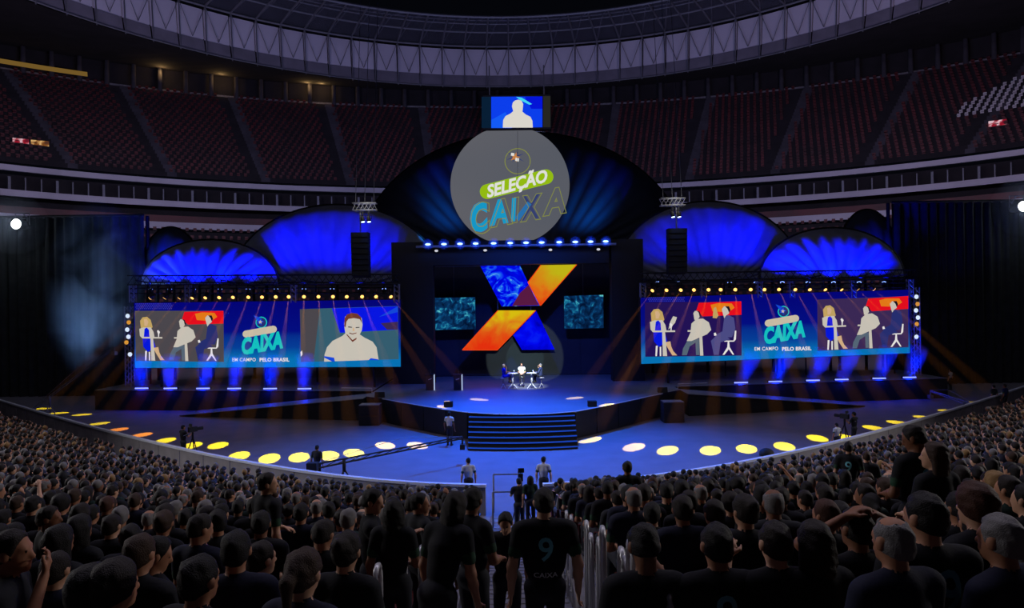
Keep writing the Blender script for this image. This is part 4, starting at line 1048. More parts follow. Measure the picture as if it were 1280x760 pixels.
# ------------------------------------------------------------------ hung speaker arrays and the lit truss boxes above them
for (px0, px1, py0, py1, tx0, tx1, ty0, ty1, nm) in ((440, 462, 291, 346, 441, 471, 252, 265, 'one-portrait'), (834, 858, 286, 342, 825, 856, 246, 259, 'two-scene')):
    Y = 51.6; p, q = at(px0, py0, Y), at(px1, py1, Y); w = q.x-p.x; H = p.z-q.z
    t = thing('speaker_array', 'tall black hanging speaker array beside the portal on the %s screen side' % nm, 'speaker', ((p.x+q.x)/2, Y, q.z))
    n = 8
    for i in range(n):
        z = p.z - H*(i+.5)/n; mb = MB(); M = Matrix.Translation(((p.x+q.x)/2, Y+.03*i*i*.1, z)) @ Matrix.Rotation(R(-1.2*i), 4, 'X')
        mb.box((0, 0, 0), (w, .8, H/n*.93), 0, M); mb.box((0, -.41, 0), (w*.9, .02, H/n*.7), 1, M); obj('speaker_box', mb, [M_MATT, M_BLACK], t)
    mb = MB(); a_, b_ = at(tx0, ty0, Y), at(tx1, ty1, Y); m_ = ((p.x+q.x)/2)
    mb.tube([(m_, Y, p.z), (m_, Y, b_.z)], .05, 5); obj('chain', mb, M_STEEL, t)
    tt = box_truss('truss_crossbeam', 'short pale lit lattice beam above the speaker array on the %s screen side' % nm, (a_.x, Y, (a_.z+b_.z)/2), (b_.x, Y, (a_.z+b_.z)/2), .5, 6)
    for f in (.12, .5, .88):
        mb = MB(); x = a_.x+(b_.x-a_.x)*f; mb.cyl((x, Y, a_.z), (x, Y+6, H0+42), .02, n=4); obj('cable', mb, M_STEEL, tt)
    for j, f in enumerate((.45, .7)):
        P = Vector((a_.x+(b_.x-a_.x)*f, Y-.4, b_.z-.55))
        l, d = moving_head('array_lamp', 'narrow blue beam lamp below the lit lattice beam, %s one on the %s screen side' % (ORD[j+1], nm), P, P+Vector((.3, -.3, -2)), 'blue lamps above the speaker arrays', M_LENS_C, 'spotlight', .13)
        lamp('array_light', 'SPOT', P+d*.26, P+Vector((.15, -.1, -2)), (.05, .15, 1), 260, size=R(30), blend=.5, radius=.05, parent=l)
        mb = MB(); mb.tube([P+Vector((0, 0, .1)), P+Vector((0, 0, 1.0))], [.09, .16], 8); obj('light_beam', mb, M_BHAZE, l)
    lamp('truss_glow', 'POINT', ((a_.x+b_.x)/2+.2, Y-1.0, (a_.z+b_.z)/2+.1), (0, 0, 0), (.9, .88, .8), 55, radius=.15)
# small lamps on lattice ends, the outer edge strings of lamps beside the wide screens
for side, xs in ((-1, [(159.5, 395), (161, 403), (159, 412), (160.5, 421), (158, 428), (162.5, 443)]), (1, [(1145.5, 371), (1147, 380), (1145, 388), (1147.5, 397), (1146, 405), (1145.5, 421)])):
    nm = 'one-portrait' if side < 0 else 'two-scene'
    p = at(xs[0][0], xs[0][1]-12, 55.2); q = at(xs[-1][0], xs[-1][1]+20, 55.2)
    box_truss('edge_truss', 'upright lattice tower with small lamps at the outer end of the %s screen' % nm, (p.x, 55.4, ZS-.02), (p.x, 55.4, p.z), .45, 14)
    for k, (x, y) in enumerate(xs):
        P = at(x, y, 55.0)
        t = thing('tower_lamp', 'lamp on the tower at the outer end of the %s screen, %s from top' % (nm, ORD[k+1]), 'lamp', P, 0, 'small lamps on the edge towers')
        mb = MB(); mb.cyl(P+Vector((0, .3, 0)), P, .12, .16, 8); obj('housing', mb, M_MATT, t)
        mb = MB(); mb.sphere(P, (.17, .05, .17), 8, 6); obj('lens', mb, glow('tower_white', rgb(190, 205, 225), 1.3) if k not in (1, 4) else glow('tower_amber', rgb(190, 130, 50), 1.2), t)

# ------------------------------------------------------------------ smoke by the drape
def smoke(name, label, c, r, dens, col, scale):
    m = bpy.data.materials.new(name+'_stuff'); m.use_nodes = True; nt = m.node_tree; nt.nodes.clear()
    tc = nt.nodes.new('ShaderNodeTexCoord'); n = nt.nodes.new('ShaderNodeTexNoise'); n.inputs['Scale'].default_value = scale; n.inputs['Detail'].default_value = 3; n.inputs['Distortion'].default_value = .6
    nt.links.new(tc.outputs['Object'], n.inputs['Vector'])
    mr = nt.nodes.new('ShaderNodeMapRange'); mr.inputs[1].default_value = .40; mr.inputs[2].default_value = .75; mr.inputs[3].default_value = 0; mr.inputs[4].default_value = dens
    nt.links.new(n.outputs['Fac'], mr.inputs[0])
    # fades out toward the rim of its volume
    ln = nt.nodes.new('ShaderNodeVectorMath'); ln.operation = 'LENGTH'; dv = nt.nodes.new('ShaderNodeVectorMath'); dv.operation = 'DIVIDE'; dv.inputs[1].default_value = r
    nt.links.new(tc.outputs['Object'], dv.inputs[0]); nt.links.new(dv.outputs[0], ln.inputs[0])
    m2 = nt.nodes.new('ShaderNodeMapRange'); m2.inputs[1].default_value = .25; m2.inputs[2].default_value = 1.0; m2.inputs[3].default_value = 1; m2.inputs[4].default_value = 0
    nt.links.new(ln.outputs['Value'], m2.inputs[0]); mu = nt.nodes.new('ShaderNodeMath'); mu.operation = 'MULTIPLY'
    nt.links.new(mr.outputs[0], mu.inputs[0]); nt.links.new(m2.outputs[0], mu.inputs[1])
    v = nt.nodes.new('ShaderNodeVolumeScatter'); v.inputs['Color'].default_value = (*col, 1); nt.links.new(mu.outputs[0], v.inputs['Density'])
    o = nt.nodes.new('ShaderNodeOutputMaterial'); nt.links.new(v.outputs[0], o.inputs['Volume'])
    mb = MB(); mb.sphere((0, 0, 0), r, 20, 12); ob = obj(name, mb, m); ob.location = c; ob['kind'] = 'stuff'; ob['label'] = label; return ob
smoke('smoke', 'thin blue-grey smoke drifting in front of the black drape', at(122, 372, 57.5), (4.2, 2.4, 8.0), .5, (.75, .85, 1), .28)
lamp('smoke_fill', 'SPOT', (-35.5, 52.5, .7), at(120, 370, 57.5), (.25, .5, 1.0), 4200, size=R(60), blend=1, radius=.3)  # unseen blue spot added to light up the smoke
# ------------------------------------------------------------------ bodies: one continuous surface grown from a field of limbs
class Sculpt:
    def __init__(s, lo, hi, v):
        s.lo = np.array(lo, np.float32); s.v = v; s.n = np.ceil((np.array(hi)-np.array(lo))/v).astype(int)+1
        s.ax = [s.lo[i] + v*np.arange(s.n[i], dtype=np.float32) for i in range(3)]; s.g = {}
    def _sub(s, lo, hi, m):
        sl = []
        for i in range(3):
            a = int(max(0, math.floor((lo[i]-m-s.lo[i])/s.v))); b = int(min(s.n[i], math.ceil((hi[i]+m-s.lo[i])/s.v)+1))
            if b <= a: return None
            sl.append(slice(a, b))
        return tuple(sl)
    def _mix(s, g, sl, d, k):
        if g not in s.g: s.g[g] = np.full(s.n, .25, np.float32)
        A = s.g[g][sl]; h = np.maximum(k-np.abs(A-d), 0)/k
        s.g[g][sl] = np.minimum(A, d) - h*h*k*.25
    def pts(s, sl): return np.meshgrid(*[s.ax[i][sl[i]] for i in range(3)], indexing='ij', sparse=True)
    def cap(s, g, a, b, r1, r2=None, k=.03):
        r2 = r1 if r2 is None else r2; a = np.array(a, np.float32); b = np.array(b, np.float32); R_ = max(r1, r2)
        sl = s._sub(np.minimum(a, b)-R_, np.maximum(a, b)+R_, k+2.5*s.v)
        if sl is None: return
        X, Y, Z = s.pts(sl); d = b-a; L = float(d @ d)+1e-9
        t = np.clip(((X-a[0])*d[0]+(Y-a[1])*d[1]+(Z-a[2])*d[2])/L, 0, 1)
        q = np.sqrt((X-a[0]-t*d[0])**2+(Y-a[1]-t*d[1])**2+(Z-a[2]-t*d[2])**2) - (r1+(r2-r1)*t)
        s._mix(g, sl, q, k)
    def ell(s, g, c, r, Rm=None, k=.03, cut=None, noise=0):
        c = np.array(c, np.float32); r = np.array(r, np.float32); R_ = float(r.max())
        sl = s._sub(c-R_, c+R_, k+2.5*s.v)
        if sl is None: return
        X, Y, Z = s.pts(sl); X = X-c[0]; Y = Y-c[1]; Z = Z-c[2]
        if Rm is not None:
            M = np.array(Rm.transposed(), np.float32); X, Y, Z = (M[i][0]*X+M[i][1]*Y+M[i][2]*Z for i in range(3))
        q = np.sqrt((X/r[0])**2+(Y/r[1])**2+(Z/r[2])**2); d = (q-1)*float(r.min())*(.5+.5*1)
        if noise: d = d + noise*(np.sin(X*90+Z*40)*np.sin(Y*80)*.6+np.sin(Z*110+X*60)*.4+np.sin(X*230+Y*90)*np.sin(Z*190+Y*60)*.5+np.sin(X*41+Y*37+Z*29)*.6)
        if cut is not None: d = np.maximum(d, cut(X, Y, Z))
        s._mix(g, sl, d.astype(np.float32), k)
    def surface(s, groups):
        D = [s.g[g] for g in groups if g in s.g]; names = [g for g in groups if g in s.g]
        A = np.stack(D); F_ = A.min(0); W = A.argmin(0)
        F_[0] = F_[-1] = .2; F_[:, 0] = F_[:, -1] = .2; F_[:, :, 0] = F_[:, :, -1] = .2
        S = F_ < 0; nx, ny, nz = F_.shape
        acc = np.zeros((nx-1, ny-1, nz-1, 3), np.float32); cnt = np.zeros((nx-1, ny-1, nz-1), np.int32)
        for ax in range(3):
            o1, o2 = [i for i in range(3) if i != ax]
            for p in (0, 1):
                for q in (0, 1):
                    s0 = [slice(0, n-1) for n in F_.shape]; s1 = list(s0)
                    s0[o1] = slice(p, F_.shape[o1]-1+p); s0[o2] = slice(q, F_.shape[o2]-1+q); s1[o1], s1[o2] = s0[o1], s0[o2]
                    s1[ax] = slice(1, F_.shape[ax])
                    a, b = F_[tuple(s0)], F_[tuple(s1)]; m = (a < 0) != (b < 0)
                    if not m.any(): continue
                    t = a[m]/(a[m]-b[m]); v = np.zeros((len(t), 3), np.float32); v[:, ax] = t; v[:, o1] = p; v[:, o2] = q
                    acc[m] += v; cnt[m] += 1
        m = cnt > 0; ids = np.full(cnt.shape, -1, np.int64); ids[m] = np.arange(m.sum())
        cell = np.argwhere(m); P = (cell + acc[m]/cnt[m][:, None])*s.v + s.lo
        fr = acc[m]/cnt[m][:, None]; val = np.zeros((len(D), len(cell)), np.float32)
        for p in (0, 1):
            for q in (0, 1):
                for r_ in (0, 1):
                    wt = (fr[:, 0] if p else 1-fr[:, 0])*(fr[:, 1] if q else 1-fr[:, 1])*(fr[:, 2] if r_ else 1-fr[:, 2])
                    val += A[:, cell[:, 0]+p, cell[:, 1]+q, cell[:, 2]+r_]*wt
        vm = val.argmin(0)
        Q = []
        for ax in range(3):
            o1, o2 = (ax+1) % 3, (ax+2) % 3
            s0 = [slice(1, n-1) for n in F_.shape]; s0[ax] = slice(0, F_.shape[ax]-1); s1 = list(s0); s1[ax] = slice(1, F_.shape[ax])
            a, b = S[tuple(s0)], S[tuple(s1)]
            for flip in (0, 1):
                e = np.argwhere((a & ~b) if not flip else (~a & b))
                if not len(e): continue
                e = e + np.array([0 if i == ax else 1 for i in range(3)])
                def cid(d1, d2):
                    q = e.copy(); q[:, o1] += d1; q[:, o2] += d2; return ids[q[:, 0], q[:, 1], q[:, 2]]
                f = np.stack([cid(-1, -1), cid(0, -1), cid(0, 0), cid(-1, 0)], 1)
                Q.append(f[:, ::-1] if flip else f)
        return P, np.concatenate(Q), vm, names
def np_mesh(name, P, Q, fm, mats):
    me = bpy.data.meshes.new(name); me.vertices.add(len(P)); me.vertices.foreach_set('co', P.astype(np.float32).ravel())
    me.loops.add(Q.size); me.loops.foreach_set('vertex_index', Q.astype(np.int32).ravel())
    me.polygons.add(len(Q)); me.polygons.foreach_set('loop_start', np.arange(len(Q), dtype=np.int32)*4)
    me.update(calc_edges=True)
    for m in mats: me.materials.append(m)
    me.polygons.foreach_set('material_index', fm.astype(np.int32)); me.polygons.foreach_set('use_smooth', np.ones(len(Q), bool)); me.update()
    return me

def objcol_mat(name, rough=.8, mul=1.0, vary=.25, bump=0.0, bscale=120):
    """colour of the individual (object colour), with a small own variation"""
    m = bpy.data.materials.new(name); m.use_nodes = True; nt = m.node_tree; b = nt.nodes['Principled BSDF']; b.inputs['Roughness'].default_value = rough
    b.inputs['Specular IOR Level'].default_value = .3
    oi = nt.nodes.new('ShaderNodeObjectInfo'); tc = nt.nodes.new('ShaderNodeTexCoord'); n = nt.nodes.new('ShaderNodeTexNoise'); n.inputs['Scale'].default_value = 14
    nt.links.new(tc.outputs['Object'], n.inputs['Vector'])
    mr = nt.nodes.new('ShaderNodeMapRange'); mr.inputs[3].default_value = mul*(1-vary); mr.inputs[4].default_value = mul*(1+vary); nt.links.new(n.outputs['Fac'], mr.inputs[0])
    mx = nt.nodes.new('ShaderNodeVectorMath'); mx.operation = 'SCALE'; nt.links.new(oi.outputs['Color'], mx.inputs[0]); nt.links.new(mr.outputs[0], mx.inputs['Scale'])
    nt.links.new(mx.outputs[0], b.inputs['Base Color'])
    if bump:
        n2 = nt.nodes.new('ShaderNodeTexNoise'); n2.inputs['Scale'].default_value = bscale; nt.links.new(tc.outputs['Object'], n2.inputs['Vector'])
        bp = nt.nodes.new('ShaderNodeBump'); bp.inputs['Strength'].default_value = bump; bp.inputs['Distance'].default_value = .01; nt.links.new(n2.outputs['Fac'], bp.inputs['Height']); nt.links.new(bp.outputs[0], b.inputs['Normal'])
    return m
def skin_mat():
    m = bpy.data.materials.new('skin'); m.use_nodes = True; nt = m.node_tree; b = nt.nodes['Principled BSDF']; b.inputs['Roughness'].default_value = .55; b.inputs['Specular IOR Level'].default_value = .35
    oi = nt.nodes.new('ShaderNodeObjectInfo'); r = nt.nodes.new('ShaderNodeValToRGB')
    r.color_ramp.elements[0].color = (*rgb(128, 84, 60), 1); r.color_ramp.elements[1].color = (*rgb(214, 168, 138), 1); e = r.color_ramp.elements.new(.5); e.color = (*rgb(182, 128, 98), 1)
    nt.links.new(oi.outputs['Random'], r.inputs['Fac']); nt.links.new(r.outputs['Color'], b.inputs['Base Color']); return m
M_SKIN = skin_mat()
M_HAIR = objcol_mat('hair', .6, 1.0, .35, .6, 160); M_SHIRT = objcol_mat('shirt', .85, 1.0, .2, .15, 60)
M_CUFF = mat('green_cuff', rgb(26, 66, 44), .85, noise=.3, scale=8); M_PANTS = mat('dark_trousers', rgb(30, 32, 42), .9, noise=.3, scale=6); M_SHOE = mat('dark_shoe', rgb(22, 20, 20), .6)
M_EYE = mat('dark_eye', rgb(20, 14, 12), .3); M_LIP = mat('lip', rgb(140, 80, 74), .5)
BODY_MATS = {'skin': M_SKIN, 'shirt': M_SHIRT, 'cuff': M_CUFF, 'pants': M_PANTS, 'shoe': M_SHOE, 'eye': M_EYE, 'lip': M_LIP}
V3 = lambda *a: Vector(a)
def rotx(p, piv, a):
    p = p-piv; c, s_ = math.cos(a), math.sin(a); return piv + Vector((p.x, p.y*c - p.z*s_, p.y*s_ + p.z*c))
def person_mesh(name, seated=True, vox=.02, yaw=0, pitch=0, lean=0, arms=('lap', 'lap'), hair='short', fem=False, bare_legs=False, dress=False, stride=0.0, wide=1.0, jacket=False):
    """returns (body mesh, hair mesh or None, head centre). Faces +Y; origin on the ground between the feet (seated: under the hips)."""
    w = wide*(.9 if fem else 1.0)
    zp = .50 if seated else .93
    P = dict(pel=V3(0, 0, zp), belly=V3(0, .005, zp+.19), chest=V3(0, -.01, zp+.36), neck=V3(0, -.015, zp+.53), head=V3(0, .015, zp+.69), sl=V3(-.185*w, -.015, zp+.47), sr=V3(.185*w, -.015, zp+.47))
    piv = V3(0, 0, zp)
    L = R(lean)
    for k in ('belly', 'chest', 'neck', 'head', 'sl', 'sr'): P[k] = rotx(P[k], piv, -L)
    if seated: legs = {-1: (V3(-.09, .03, zp-.02), V3(-.13, .43, zp+.02), V3(-.13, .42, .09), V3(-.14, .58, .04)), 1: (V3(.09, .03, zp-.02), V3(.13, .43, zp+.02), V3(.13, .42, .09), V3(.14, .58, .04))}
    else:
        legs = {}
        for s_ in (-1, 1):
            st = stride*s_; legs[s_] = (V3(.085*s_, 0, zp-.03), V3(.095*s_, .04+st*.55, .5), V3(.1*s_, st-.02, .085), V3(.115*s_, st+.13, .035))
    A = {}
    for s_, mode in zip((-1, 1), arms):
        S = P['sl'] if s_ < 0 else P['sr']
        if mode == 'lap': E, W_ = S+V3(.05*s_, .05, -.28), V3(.10*s_, .26, zp+.12)
        elif mode == 'down': E, W_ = S+V3(.065*s_, -.03, -.29), S+V3(.075*s_, .05, -.55)
        elif mode == 'phone': E, W_ = S+V3(.08*s_, .17, -.18), S+V3(-.06*s_, .36, .04)
        elif mode == 'high': E, W_ = S+V3(.10*s_, .12, .14), S+V3(.0*s_, .26, .36)
        elif mode == 'head': E, W_ = S+V3(.17*s_, .06, .16), P['head']+V3(.10*s_, -.03, .09)
        elif mode == 'hip': E, W_ = S+V3(.16*s_, -.06, -.26), V3(.17*s_, .04, zp+.08)
        elif mode == 'cam': E, W_ = S+V3(.06*s_, .14, -.22), S+V3(-.03*s_, .38, -.10)
        elif mode == 'mic': E, W_ = S+V3(.06*s_, .12, -.24), P['head']+V3(.05*s_, .16, -.14)
        elif mode == 'table': E, W_ = S+V3(.07*s_, .12, -.24), S+V3(-.02*s_, .38, -.22)
        A[s_] = (S, E, W_)
    allp = list(P.values()) + [q for l in legs.values() for q in l] + [q for a in A.values() for q in a] + [P['head']+V3(0, 0, .15)]
    lo = [min(q[i] for q in allp)-.24 for i in range(3)]; hi = [max(q[i] for q in allp)+.24 for i in range(3)]; lo[2] = -.05
    if hair == 'long': lo[2] = -.05
    s = Sculpt(lo, hi, vox); mr = max(.009, vox*.62)
    # trunk
    top = 'shirt'; bot = 'shirt' if dress else 'pants'
    Rl = Matrix.Rotation(-L, 3, 'X')
    s.ell(top, P['chest'], (.165*w, .115, .19), Rl, .05); s.ell(top, P['belly'], ((.145 if fem else .155)*w, .115, .19), Rl, .06)
    s.cap(top, P['sl'].lerp(P['neck'], .25), P['sr'].lerp(P['neck'], .25), .07, .07, .06); s.cap(top, P['neck']+V3(0, -.01, -.05), P['chest'], .075, .12, .05)
    if jacket: s.ell(top, P['pel']+V3(0, 0, .06), (.18*w, .135, .16), Rl, .05)
    if fem and not dress: s.ell(top, P['chest']+Rl @ V3(0, .085, -.02), (.12, .06, .075), Rl, .04)
    s.ell(bot, P['pel'], (.165, .13, .125), None, .05)
    if vox < .016:       # a rolled collar
        nb = P['neck']+V3(0, -.004, -.022); ring = [nb + Rl @ V3(.068*w*math.cos(2*PI*i/12), .064*math.sin(2*PI*i/12), .012*math.sin(2*PI*i/12)*-1) for i in range(12)]
        for i in range(12): s.cap(top, ring[i], ring[(i+1) % 12], .013, .013, .012)
    for s_, (h, kn, an, to) in legs.items():
        lg = 'skin' if bare_legs else 'pants'
        if dress: s.cap('shirt', h, h.lerp(kn, .75), .095, .08, .04); s.cap('skin', h.lerp(kn, .7), kn, .062, .052, .03)
        else: s.cap(lg, h, kn, .088, .06, .04)
        s.cap(lg, kn, kn.lerp(an, .35)+V3(0, -.015, 0), .058, .058, .03); s.cap(lg, kn.lerp(an, .35)+V3(0, -.015, 0), an, .056, .04, .03)
        s.cap('shoe', an+V3(0, -.05, -.035), to, .044, .036, .03); s.cap('shoe', an, an+V3(0, .02, -.04), .042, .045, .03)
    for s_, (S, E, W_) in A.items():
        m = S.lerp(E, .62 if not jacket else 1.0)
        s.cap(top, S, S.lerp(E, .45), .068, .06, .04); s.cap('cuff' if not (jacket or dress) else top, S.lerp(E, .45), m, .060, .058, .015) if not dress else None
        if jacket: s.cap(top, E, E.lerp(W_, .9), .05, .04, .03)
        s.cap('skin', S, E, .05, .042, .03); s.cap('skin', E, E.lerp(W_, .35), .042, .04, .03); s.cap('skin', E.lerp(W_, .35), W_, .04, .027, .03)
        # hand: palm, four fingers of unequal length, thumb from its side
        d = (W_-E).normalized(); up = V3(0, 0, 1) if abs(d.z) < .8 else V3(0, 1, 0); side = d.cross(up).normalized(); n = side.cross(d).normalized()
        if mode_dn(arms, s_): side, n = d.cross(V3(s_, 0, 0)).normalized(), V3(-s_, 0, 0)
        for j, (off, ln) in enumerate(((-.03, .062), (-.01, .075), (.01, .07), (.03, .055))):
            k0 = W_ + d*.02 + side*off*.6; k1 = W_ + d*.085 + side*off; s.cap('skin', k0, k1, max(.014, mr), max(.012, mr), .012)
            f1 = k1 + d*ln*.55 - n*.012; f2 = f1 + d*ln*.35 - n*.03; s.cap('skin', k1, f1, mr, mr, .006); s.cap('skin', f1, f2, mr, mr*.9, .006)
        th = W_ + d*.03 + side*(-.03*s_); t1 = th + d*.035 + side*(-.032*s_) - n*.012; s.cap('skin', th, t1, max(.014, mr), max(.011, mr), .01); s.cap('skin', t1, t1+d*.03-n*.008, max(.011, mr), mr, .006)
    # head
    Hd = Matrix.Rotation(R(yaw), 3, 'Z') @ Matrix.Rotation(R(pitch)-L*.5, 3, 'X'); hc = P['head']
    W = lambda x, y, z: hc + Hd @ V3(x, y, z)
    s.cap('skin', P['neck']+V3(0, 0, -.04), W(0, -.02, -.07), .058*w, .054, .03)
    s.ell('skin', W(0, -.012, .03), (.076, .097, .088), Hd, .03); s.ell('skin', W(0, .024, -.035), (.058, .068, .078), Hd, .03); s.cap('skin', W(0, .066, -.088), W(0, .07, -.092), .024, .022, .03)
    s.cap('skin', W(0, .088, .004), W(0, .106, -.03), .010, .016, .018); s.cap('skin', W(-.032, .074, .022), W(.032, .074, .022), .014, .014, .02)
    for s_ in (-1, 1): s.ell('skin', W(.079*s_, -.006, -.004), (.016, .026, .036), Hd, .012)
    if vox < .025:
        for s_ in (-1, 1): s.ell('eye', W(.03*s_, .083, .004), (.014, .012, .009), Hd, .004)
        s.cap('lip', W(-.022, .088, -.058), W(.022, .088, -.058), .009, .009, .008)
    order = ['skin', 'shirt', 'cuff', 'pants', 'shoe', 'eye', 'lip']
    Pp, Q, vm, names = s.surface(order)
    body = np_mesh(name, Pp, Q, vm[Q[:, 0]], [BODY_MATS[g] for g in names])
    hm = None
    if hair != 'none':
        g = 'hair'; nz = .0048
        def cut(X, Y, Z):        # hairline over the forehead and temples; nape line behind the ears
            return np.maximum((Y-(.046+.42*(Z-.03)))*.9, (-.034+.42*np.minimum(Y, .02)-Z)*.9)
        r = {'short': (.086, .108, .099), 'bald': (.082, .103, .093), 'curly': (.106, .122, .116)}.get(hair, (.089, .111, .102))
        base_cut = cut
        if hair == 'bald': cut = lambda X, Y, Z: np.maximum(base_cut(X, Y, Z), .056-np.sqrt(X*X+(Y+.01)**2) - np.maximum(0, .08-Z)*2)
        s.ell(g, W(0, -.012, .03), r, Hd, .02, cut=lambda X, Y, Z: cut(X, Y-.012, Z+.03), noise=nz if vox < .03 else 0)
        s.ell(g, W(0, -.036, -.028), (.079, .076, .066) if hair != 'curly' else (.09, .09, .07), Hd, .02, cut=lambda X, Y, Z: cut(X, Y-.036, Z-.028), noise=nz if vox < .03 else 0)
        if hair == 'long':
            s.ell(g, W(0, -.07, -.09), (.092, .055, .17), Hd, .03, noise=nz)
            for s_ in (-1, 1): s.cap(g, W(.078*s_, -.02, .02), W(.085*s_, -.03, -.16), .028, .03, .03)
        if hair == 'bun': s.ell(g, W(0, -.105, .07), (.048, .045, .045), Hd, .02, noise=nz)
        if hair == 'tail': s.cap(g, W(0, -.10, .05), W(0, -.15, .0), .03, .034, .02); s.cap(g, W(0, -.15, .0), W(0, -.15, -.16), .034, .018, .02)
        Ph, Qh, _, _ = s.surface([g]); hm = np_mesh(name+'_hair', Ph, Qh, np.zeros(len(Qh)), [M_HAIR])
    return body, hm, hc
def mode_dn(arms, s_): return arms[0 if s_ < 0 else 1] in ('down', 'hip')

PROTO = {}
def proto(key, **kw):
    if key not in PROTO: PROTO[key] = person_mesh('person', **kw)
    return PROTO[key]
PEOPLE = []
def put_person(pr, loc, rz, label, group, hair_col, shirt_col, scale=1.0, cat='person', hair_name='hair'):
    body, hm, hc = pr
    o = link('person', body); o.matrix_basis = Matrix.Translation(Vector(loc)) @ Matrix.Rotation(rz, 4, 'Z') @ Matrix.Scale(scale, 4)
    o.color = (*shirt_col, 1); tag(o, label, cat, group)
    if hm is not None:
        h = link(hair_name, hm, o); h.color = (*hair_col, 1)
    PEOPLE.append((loc[0], loc[1])); return o
HC = {'black': rgb(16, 13, 13), 'dark brown': rgb(30, 22, 18), 'brown': rgb(58, 40, 28), 'blond': rgb(150, 118, 74), 'grey': rgb(118, 116, 116), 'auburn': rgb(70, 38, 24), 'fair': rgb(222, 184, 116)}
SC = {'black': rgb(22, 24, 30), 'navy': rgb(26, 30, 52), 'charcoal': rgb(40, 42, 48), 'dark green': rgb(20, 44, 38), 'white': rgb(200, 202, 206), 'blue': rgb(28, 42, 96)}

def number_on_back(parent_obj, body_mesh, txt, zc, h, x0=0.0, name='shirt_number', color='teal', width=None):
    me = text_mesh(txt, 1.0, 0, .012)
    bm = bmesh.new(); bm.from_mesh(me); bmesh.ops.triangulate(bm, faces=bm.faces[:])
    for _ in range(3): bmesh.ops.subdivide_edges(bm, edges=[e for e in bm.edges if e.calc_length() > .12], cuts=1)
    bm.to_mesh(me); bm.free()
    co = np.array([v.co[:] for v in me.vertices]); lo, hi = co.min(0), co.max(0); k = h/(hi[1]-lo[1]); kx = k if width is None else width/(hi[0]-lo[0])
    dgv = [v.co[:] for v in body_mesh.vertices]; polys = [p.vertices[:] for p in body_mesh.polygons]; bv = BVHTree.FromPolygons(dgv, polys)
    for v in me.vertices:
        x = x0 + (v.co.x-(lo[0]+hi[0])/2)*kx; z = zc + (v.co.y-(lo[1]+hi[1])/2)*k
        hit = bv.ray_cast(Vector((x, -1, z)), Vector((0, 1, 0)))
        y = hit[0].y - .007 if hit[0] is not None else -.1
        v.co = (x, y, z)
    me.materials.clear(); me.materials.append({'teal': mat('print_teal', rgb(120, 205, 220), .7), 'white': mat('print_white', rgb(215, 220, 222), .7)}[color]); me.update()
    return link(name, me, parent_obj)

def head_place(px, py, hz, lo=3.5, hi=26.0, aisle=False):
    """the spot on the terrace whose head point (hz above the tread) is seen at that pixel"""
    u, v = ray(px, py); best = None
    for i in range(1200):
        Y = lo + (hi-lo)*i/1199; X = u*Y
        z = (aisle_z(Y) if aisle else tread_z(X, Y)) + hz
        e = abs(CAM_H + v*Y - z)/Y
        if best is None or e < best[0]: best = (e, X, Y, z-hz)
    return best[1], best[2], best[3]
def face_to(x, y, tx=X0, ty=47.0): return math.atan2(-(tx-x), ty-y)

# --- standing people in and by the aisle, cameramen, gate crew (headpx, headpy, fixed depth or None, ...)
def stand_at(px, Y, aisle): 
    u, v = ray(px, 500); x = u*Y
    return x, Y, (aisle_z(Y) if aisle else tread_z(x, Y))
ST = dict(seated=False, vox=.014)
p_nine = proto('nine', arms=('down', 'down'), wide=1.14, hair='short', **ST)
def stander(pr, px, Y, aisle, rz, label, hc, sc, scale=1.0, top=None, group='people standing among the crowd'):
    x, y, z = stand_at(px, Y, aisle)
    if top is not None:      # height of the person from where the head top shows
        scale = min(max((CAM_H + ray(px, top)[1]*Y - z)/(pr[2].z+.125), .84), 1.06)
    return put_person(pr, (x, y, z), rz, label, group, HC[hc], SC[sc], scale)
o = stander(p_nine, 678, 5.6, True, .05, 'man in black shirt with teal number nine standing on the aisle steps', 'black', 'black', 1, 610)
number_on_back(o, p_nine[0], '9', 1.27, .2); number_on_back(o, p_nine[0], 'CAIXA', 1.05, .045, name='shirt_word', color='white', width=.2)
p_side = proto('side', arms=('down', 'lap'), hair='short', yaw=18, **ST)
o = stander(p_side, 588, 6.6, True, -.75, 'tall dark-haired man in black numbered shirt on the aisle, turned toward the stage screens', 'black', 'black', 1.0, 609)
number_on_back(o, p_side[0], '9', 1.27, .2)
p_front = proto('front', arms=('down', 'down'), hair='short', pitch=-18, lean=8, stride=.12, **ST)
stander(p_front, 631, 7.4, True, PI-.1, 'shorter man climbing the aisle steps toward us between the two numbered shirts', 'black', 'black', .88, 637)
p_bend = proto('bend', arms=('down', 'down'), hair='long', lean=24, pitch=-10, fem=True, **ST)
stander(p_bend, 543, 5.2, False, -.5, 'long-haired woman in dark shirt bending forward at the aisle edge', 'dark brown', 'black', 1.0, 626)
p_talk = proto('talk', arms=('lap', 'cam'), hair='short', yaw=-20, pitch=-12, **ST)
stander(p_talk, 463, 6.6, False, -1.35, 'dark-haired man in black standing side-on among the seats with hands held forward', 'black', 'black', 1.0, 611)
p_wom = proto('wom', arms=('down', 'lap'), hair='long', fem=True, yaw=10, **ST)
stander(p_wom, 490, 6.0, False, -.2, 'woman with loose dark hair standing beside the side-on man', 'black', 'black', .95, 624)
p_man2 = proto('man2', arms=('lap', 'down'), hair='short', yaw=-35, **ST)
stander(p_man2, 522, 7.0, False, -.9, 'slim young man in dark shirt standing behind the bending woman', 'black', 'charcoal', .95, 622)
stander(p_man2, 332, 7.8, False, -.7, 'man in dark shirt standing alone among the seats on the smoke side', 'dark brown', 'black', .98, 591)
p_pack = proto('pack', arms=('lap', 'down'), hair='short', yaw=30, pitch=-20, **ST)
